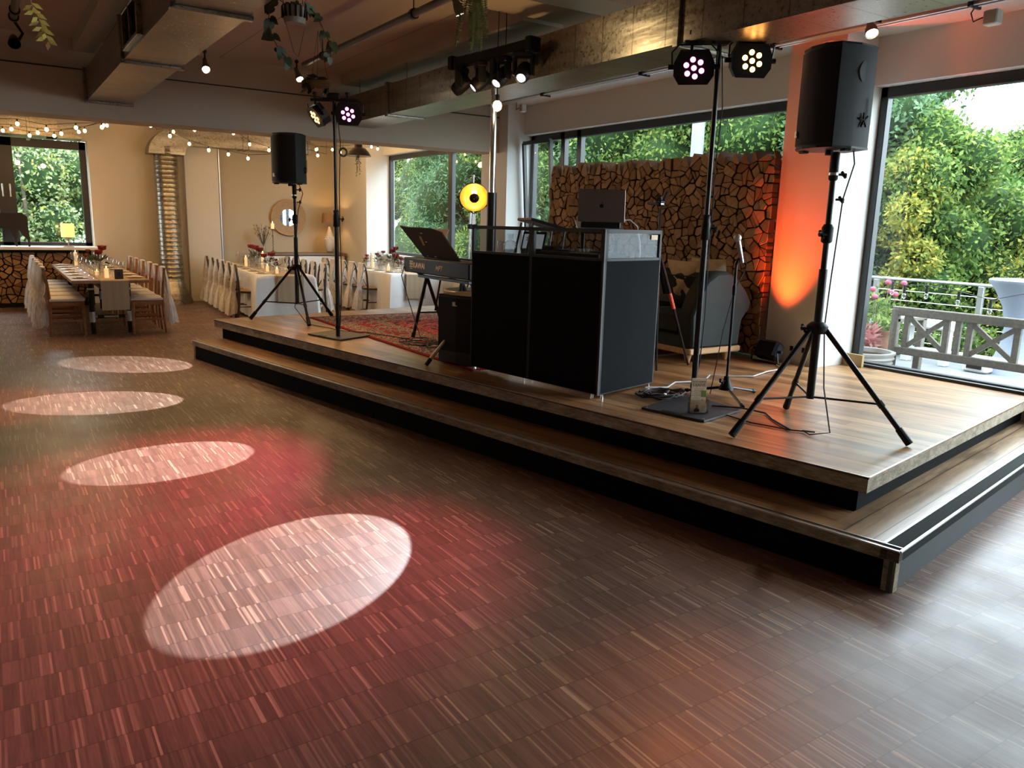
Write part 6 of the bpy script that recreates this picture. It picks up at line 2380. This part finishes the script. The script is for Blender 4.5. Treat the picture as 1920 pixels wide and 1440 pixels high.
def foliage(name, blobs, n, size, m_, parent, core=True, narrow=.5):
    """leaf quads on the shells of ellipsoid clumps: blobs = (x,y,z,rx,ry,rz)"""
    B = np.array(blobs, float)
    wgt = (B[:, 3] * B[:, 4] + B[:, 5] * B[:, 4]) / 1.0
    idx = npr.choice(len(B), n, p=wgt / wgt.sum())
    d = npr.normal(size=(n, 3))
    d /= np.linalg.norm(d, axis=1)[:, None]
    rad = npr.uniform(.72, 1.12, n)[:, None]
    c = B[idx, :3] + d * B[idx, 3:] * rad
    a = npr.normal(size=(n, 3)) * .8 + d * .35 + np.array([0, 0, -.25])
    a /= np.linalg.norm(a, axis=1)[:, None]
    s_ = np.cross(a, npr.normal(size=(n, 3)))
    s_ /= np.linalg.norm(s_, axis=1)[:, None]
    L = npr.uniform(.6, 1.25, n)[:, None] * size
    v = np.empty((n, 4, 3))
    v[:, 0] = c
    v[:, 1] = c + a * L * .5 + s_ * L * narrow * .5
    v[:, 2] = c + a * L
    v[:, 3] = c + a * L * .5 - s_ * L * narrow * .5
    me = bpy.data.meshes.new(name)
    me.vertices.add(n * 4)
    me.vertices.foreach_set('co', v.reshape(-1))
    me.loops.add(n * 4)
    me.loops.foreach_set('vertex_index', np.arange(n * 4, dtype=np.int32))
    me.polygons.add(n)
    me.polygons.foreach_set('loop_start', np.arange(n, dtype=np.int32) * 4)
    me.polygons.foreach_set('loop_total', np.full(n, 4, np.int32))
    me.materials.append(m_)
    me.update(calc_edges=True)
    o = bpy.data.objects.new(name, me)
    COL.objects.link(o)
    o.parent = parent
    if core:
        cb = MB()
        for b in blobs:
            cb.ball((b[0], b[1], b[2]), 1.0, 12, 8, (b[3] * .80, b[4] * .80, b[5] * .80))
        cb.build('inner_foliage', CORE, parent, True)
    return o


def tree(label, x, y, z0, h, r, m_, n=9000, size=.16, nb=12, seed=0, name='tree', cat='tree', low=.35, group=None, narrow=.5, core=True):
    rn = random.Random(seed)
    t = thing(name, label, cat, (x, y, z0), 0, group)
    bl = []
    for i in range(nb):
        f_ = low + (1 - low) * (i + .5) / nb
        wr = r * (1.0 - abs(f_ - .55) * .9)
        a = i * 2.4 + rn.uniform(-.5, .5)
        rr = wr * rn.uniform(.25, .7)
        s_ = r * rn.uniform(.36, .55)
        bl.append((rr * math.cos(a), rr * math.sin(a), h * f_, s_, s_, s_ * rn.uniform(.7, 1)))
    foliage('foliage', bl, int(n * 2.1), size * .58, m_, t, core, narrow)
    MB().tube([(0, 0, -.2), (.05, .03, h * .3), (0, .08, h * .7)], [r * .07, r * .055, r * .02], 8).build('trunk', BARK, t, True)
    for k_ in range(4):
        b = bl[(k_ * 3) % nb]
        MB().tube([(0, 0, h * .3), (b[0] * .6, b[1] * .6, b[2] * .8), b[:3]], [r * .03, r * .02, r * .01], 6).build('branch', BARK, t, True)
    return t


# ground
m = MB()
m.quad((6.9, -25, -1.6), (60, -25, -1.6), (60, 60, -1.6), (6.9, 60, -1.6))
m.quad((-30, 16.9, -1.6), (6.9, 16.9, -1.6), (6.9, 60, -1.6), (-30, 60, -1.6))
g_ = m.build('ground_outside', mat('garden_soil_and_grass', (.06, .09, .03), .95, noise=.4, nscale=2))
g_['kind'] = 'structure'
m = MB()
m.box((8.6, 3.5, .10), (3.4, 17, .12))
m.box((10.25, 3.5, -.7), (.15, 17, 1.7))
o = m.build('terrace_floor', OUTF)
o['kind'] = 'structure'

# trees beyond the big right window
tree('dark bluish-green broad tree just left in the big right window', 11.6, 7.55, -1.6, 5.4, 1.5, LB_, 15000, .17, 14, 1, low=.25)
tree('tree with yellow patches beside the bluish tree in the right window', 11.6, 6.45, -1.6, 4.7, 1.05, LG, 11000, .15, 12, 2, low=.25)
tree('small tree with bright yellow autumn leaves in the right window', 10.9, 6.35, -1.2, 3.9, .55, LY, 2600, .13, 7, 3, low=.45, core=False)
tree('tall mid-green tree rising against the white sky in the right window', 15.5, 9.2, -1.6, 5.4, 1.4, LG, 13000, .18, 12, 4, low=.3)
tree('rounded deep-green tree in the middle distance of the right window', 13.4, 7.0, -1.6, 4.3, 1.3, LD, 12000, .17, 12, 5, low=.2)
tree('pale yellow-green tree low in the middle of the right window', 12.6, 6.0, -1.6, 3.7, 1.3, LG, 11000, .15, 12, 6, low=.2)
tree('slender tree with loose top at the far right of the right window', 15.8, 7.2, -1.6, 5.1, 1.2, LG, 7000, .16, 9, 7, low=.3)
tree('bushy green tree at the far right edge of the right window', 13.0, 4.4, -1.6, 3.8, 1.5, LG, 11000, .16, 12, 8, low=.2)
tree('yellowing bush at the right edge behind the high table', 12.0, 5.1, -1.6, 3.2, .9, LY, 3600, .13, 9, 9, 'bush', 'bush', low=.3)
for i, (x, y, h, r, lb) in enumerate(((17.5, 12.5, 6.4, 2.2, 'broad background tree far behind, between the two right windows'), (18.5, 6.0, 4.2, 2.2, 'low background tree far out on the right'), (17.5, 8.4, 4.4, 2.2, 'dense background tree far out in the middle of the right window'), (14.0, 2.6, 4.4, 1.8, 'tree outside just past the right edge of the picture'))):
    tree(lb, x, y, -1.6, h, r, LD if i % 2 else LG, 8000, .22, 10, 30 + i, low=.15)
# trees beyond window 2 (over the woodpile wall)
tree('fresh green tree over the left part of the woodpile wall', 12.0, 13.1, -1.6, 6.9, 2.0, LG, 14000, .18, 14, 11, low=.25)
tree('hazy yellow-green tree beyond the woodpile wall', 14.5, 13.6, -1.6, 7.4, 2.0, LY, 9000, .18, 12, 12, low=.35)
tree('leafy branches hanging behind the lamp post over the woodpile wall', 11.8, 10.6, -1.6, 7.0, 1.8, LG, 14000, .17, 13, 13, low=.3)
tree('bluish tree behind the right end of the woodpile wall', 12.2, 9.2, -1.6, 6.6, 1.5, LB_, 12000, .17, 12, 14, low=.3)
tree('tree filling the gap left of the woodpile wall', 11.2, 14.4, -1.6, 6.6, 1.8, LB_, 12000, .17, 12, 15, low=.2)
tree('large tree behind the second window, farther back', 18.0, 16.5, -1.6, 8.6, 3.4, LG, 12000, .26, 12, 16, low=.2)
tree('large dark tree far behind the second window', 19.0, 12.5, -1.6, 8.0, 3.0, LD, 10000, .26, 12, 17, low=.2)
# trees beyond window 3
for i, (x, y, h, r, m_, lb) in enumerate(((9.6, 16.8, 6.4, 1.7, LB_, 'bluish feathery tree in the left part of the window behind the tables'),
                                          (11.0, 19.8, 7.4, 2.2, LG, 'yellow-green tree in the middle of the window behind the tables'),
                                          (9.6, 14.6, 6.2, 1.4, LG, 'feathery green tree right of the mullion behind the floor lamp'),
                                          (12.8, 17.6, 8.0, 2.4, LD, 'dark tree deep behind the window at the tables'),
                                          (12.5, 24.5, 9.0, 3.0, LG, 'tall far tree behind the window at the tables'))):
    tree(lb, x, y, -1.6, h, r, m_, 11000, .19, 12, 40 + i, low=.1, narrow=.28)
# shrub beyond the back-left window
bl = []
rn = random.Random(77)
for i in range(26):
    bl.append((rn.uniform(-3.6, 1.6), rn.uniform(0, 1.4), rn.uniform(.3, 4.8), rn.uniform(.5, .8), rn.uniform(.5, .7), rn.uniform(.45, .7)))
sh = thing('flowering_shrub', 'tall pale-leaved flowering shrub filling the dark-framed window', 'shrub', (0.6, 18.6, -1.2))
foliage('foliage', bl, 30000, .095, LP, sh, True, .6)
MB().tube([(0, .4, -.4), (.1, .4, 2), (0, .5, 4)], [.07, .05, .02], 8).build('trunk', BARK, sh)
tree('green tree behind the pale shrub at the back-left window', -.4, 21.5, -1.6, 7.2, 2.8, LG, 9000, .2, 12, 50, low=.1)

# railing and lamp post
rl_ = thing('terrace_railing', 'galvanised terrace railing with horizontal wires', 'railing', (10.0, 3.2, .16))
MB().cyl((0, -6, .86), (0, 4.6, .90), .020, n=8).build('handrail', ALU, rl_)
for y in (-4.5, -2.9, -1.3, .2, 1.63, 3.0, 4.3):
    p_ = MB()
    p_.box((0, y, .42), (.045, .07, .9), bev=.004)
    p_.build('post', ALU, rl_)
for k_ in range(6):
    MB().cyl((0, -6, .10 + k_ * .125), (0, 4.6, .10 + k_ * .13), .005, n=5).build('wire', ALU, rl_)
lpst = thing('lamp_post', 'grey steel lamp post seen above the woodpile wall', 'post', (9.5, 9.2, -1.6))
MB().cyl((0, 0, 0), (0, 0, 5.4), .10, n=16).build('post_tube', mat('grey_painted_post', (.18, .19, .20), .5), lpst, True)
MB().cyl((0, 0, 0), (0, 0, .12), .16, n=16).build('base_collar', ALU, lpst, True)
# bench with crossed back
bn = thing('garden_bench', 'weathered grey wooden bench with crossed braces, seen from behind through the glass', 'bench', (7.70, 4.55, .16))
Lb = 2.3
MB().box((0, -Lb / 2, .70), (.06, Lb, .085), bev=.008).build('top_rail', OUTW, bn)
MB().box((0, -Lb / 2, .30), (.05, Lb, .075), bev=.006).build('lower_rail', OUTW, bn)
for y in (-.035, -Lb + .035):
    MB().box((0, y, .36), (.07, .07, .72), bev=.006).build('back_post', OUTW, bn)
    MB().box((.50, y, .30), (.07, .07, .60), bev=.006).build('front_post', OUTW, bn)
    MB().box((.26, y, .60), (.56, .07, .04), bev=.006).build('armrest', OUTW, bn)
for y in (-.16, -.56, -.67, -.78, -1.20, -1.55, -1.66, -1.77, -2.15):
    MB().box((0, y, .50), (.035, .055, .34)).build('upright', OUTW, bn)
for (ya, yb2) in ((-.16, -.56), (-.78, -1.20), (-1.77, -2.15)):
    for sg in (0, 1):
        b = MB()
        z0_, z1_ = (.34, .66) if sg else (.66, .34)
        c = V3(0 + sg * .004, (ya + yb2) / 2, .50)
        L = math.hypot(yb2 - ya, .32)
        b.box(c, (.028, L, .045), rot=Matrix.Rotation(math.atan2(z1_ - z0_, yb2 - ya), 3, 'X'))
        b.build('cross_brace', OUTW, bn)
MB().box((-.032, -1.08, .705), (.004, .085, .022)).build('plate', mat('dark_plate', (.12, .12, .12), .6), bn)
for k_ in range(5):
    MB().box((.08 + k_ * .10, -Lb / 2, .285), (.085, Lb - .08, .02)).build('seat_slat', mat('pale_bench_paint', (.26, .27, .27), .6), bn)
lb2 = thing('low_deck_box', 'pale flat white bench plank just outside the glass', 'plank', (7.30, 3.2, .16))
MB().box((0, 0, .16), (.34, 2.5, .03)).build('plank', mat('pale_bench_paint', (.26, .27, .27), .6), lb2)
for y in (-1.1, 0, 1.1):
    MB().box((0, y, .07), (.28, .06, .145)).build('support', OUTW, lb2)
# high table with stretch cover
ht = thing('high_table', 'round cocktail table under a white stretch cover on the terrace', 'table', (9.3, 4.02, .16))
MB().lathe([(.001, 1.02), (.36, 1.02), (.375, 1.01), (.37, .985), (.30, .90), (.21, .72), (.165, .52), (.17, .36), (.22, .18), (.31, .02), (.32, 0)], 32).build('stretch_cover', mat('white_stretch_cover', (.26, .29, .35), .7, noise=.02), ht, True)
# pots and plants
def pot(label, x, y, r, h, m_, plant=None, seed=1, z=.16):
    t = thing('flower_pot', label, 'pot', (x, y, z))
    MB().lathe([(.001, .0), (r * .78, .0), (r, h), (r * 1.08, h), (r * 1.08, h * 1.08), (r * .9, h * 1.08), (r * .86, h * .9), (.001, h * .9)], 20).build('pot_body', m_, t, True)
    if plant:
        foliage('foliage', [(0, 0, h + plant[1] * .5, plant[0], plant[0], plant[1] * .5)], plant[3], plant[4], plant[2], t, False, .4)
    return t


pot('tall terracotta pot with a green plant beside the bench end', 8.5, 5.08, .13, .36, TERRA, (.14, .16, LG, 260, .08))
pot('low round terracotta bowl with pink grassy plant in the corner of the glass', 8.1, 5.2, .22, .20, TERRA, (.18, .22, mk_leaf('pink_grassy_leaves', [(0, (.25, .06, .07)), (1, (.36, .18, .15))]), 220, .16))
cp_ = thing('ribbed_pot', 'large grey ribbed pot just outside the glass at the stage edge', 'pot', (7.28, 4.57, .16))
pr_ = [(.001, 0), (.16, 0)]
for i in range(6):
    pr_ += [(.235 + .012 * i, .02 + i * .045), (.22 + .012 * i, .04 + i * .045)]
MB().lathe(pr_ + [(.30, .29), (.30, .305), (.26, .305), (.25, .25), (.001, .25)], 28).build('pot_body', mat('glazed_grey_pot', (.26, .24, .22), .4), cp_, True)
MB().lathe([(.001, .262), (.25, .262)], 20).build('soil', LOGD, cp_)
pt2 = thing('ribbed_pot', 'smaller grey ribbed pot behind the large one outside the glass', 'pot', (7.62, 4.80, .16))
MB().lathe([(r_ * .8, z_ * .8) for r_, z_ in pr_] + [(.24, .24), (.2, .24), (.2, .2), (.001, .2)], 24).build('pot_body', mat('glazed_grey_pot', (.26, .24, .22), .4), pt2, True)
rb = thing('rose_bush', 'green rose bush with pink blooms on the terrace at the left of the glass', 'bush', (9.25, 5.55, .16))
foliage('foliage', [(0, .22, .35, .25, .30, .34), (0, -.1, .30, .22, .22, .3), (.1, .3, .6, .16, .16, .16)], 1500, .075, LG, rb, False, .5)
for (y, z) in ((.28, .80), (.16, .79), (.12, .70), (-.03, .89), (-.23, .89), (-.08, .78), (-.14, .75), (.33, .62)):
    b = MB()
    b.ball((-.1, y, z), .040, 9, 6, (1, 1, .85))
    for k_ in range(7):
        b.leaf((-.1, y, z - .02), (math.cos(k_ * .9), math.sin(k_ * .9), .8), (math.sin(k_), 1, .2), .055, .04)
    b.build('bloom', PINKP, rb, True)
    MB().cyl((-.03, y * .6, .1), (-.1, y, z), .005, n=5).build('stem', FERN, rb)
hg = thing('planting', 'low green border planting along the terrace railing', 'plants', (9.75, 3.5, .16))
foliage('foliage', [(0, y_, .22 + .08 * math.sin(y_ * 5), .16, .3, .22) for y_ in [-3 + i * .4 for i in range(12)]], 3600, .09, LG, hg, False, .5)
hg['kind'] = 'stuff'
wb = thing('planter_trough', 'white planter trough behind the bench', 'planter', (9.0, 4.9, .16))
MB().box((0, 0, .46), (.2, .7, .10), bev=.02).build('trough', WHITEP, wb)
for y in (-.25, .2):
    MB().box((0, y, .21), (.1, .08, .41)).build('leg', WHITEP, wb)
gr_ = thing('white_parasol_foot', 'white folded object with dark lamellae standing under the high table', 'box', (8.95, 4.25, .16))
MB().box((0, 0, .09), (.16, .26, .17), bev=.02).build('casing', WHITEP, gr_)
MB().box((-.083, 0, .08), (.006, .16, .07)).build('dark_opening', BLK, gr_)
fst = thing('string_lights', 'outdoor string of unlit clear bulbs in front of the railing', 'string lights', (8.8, 5.2, 1.10))
wp = []
bs = [(.05, -.05), (-.10, -.08), (-.36, -.06), (-.72, -.10), (-1.06, -.16)]
MB().tube([(0, .3, .06)] + [(0, y, z + .03) for y, z in bs] + [(0, -1.5, .0)], .004, 5).build('wire', STRINGM, fst)
for y, z in bs:
    bo2 = MB().ball((0, y, z - .09), .026, 10, 7, (1, 1, 1.4)).build('bulb', CLEAR, fst, True)
    MB().cyl((0, y, z - .07), (0, y, z + .03), .016, n=8).build('socket', BLK, bo2)
tag(MB().box((6.56, 4.22, .475), (.03, .22, .11)).build('paper_stack', mat('yellowed_cards', (.42, .30, .14), .8)), 'stack of yellowed wooden slats leaning at the window corner', 'slats')
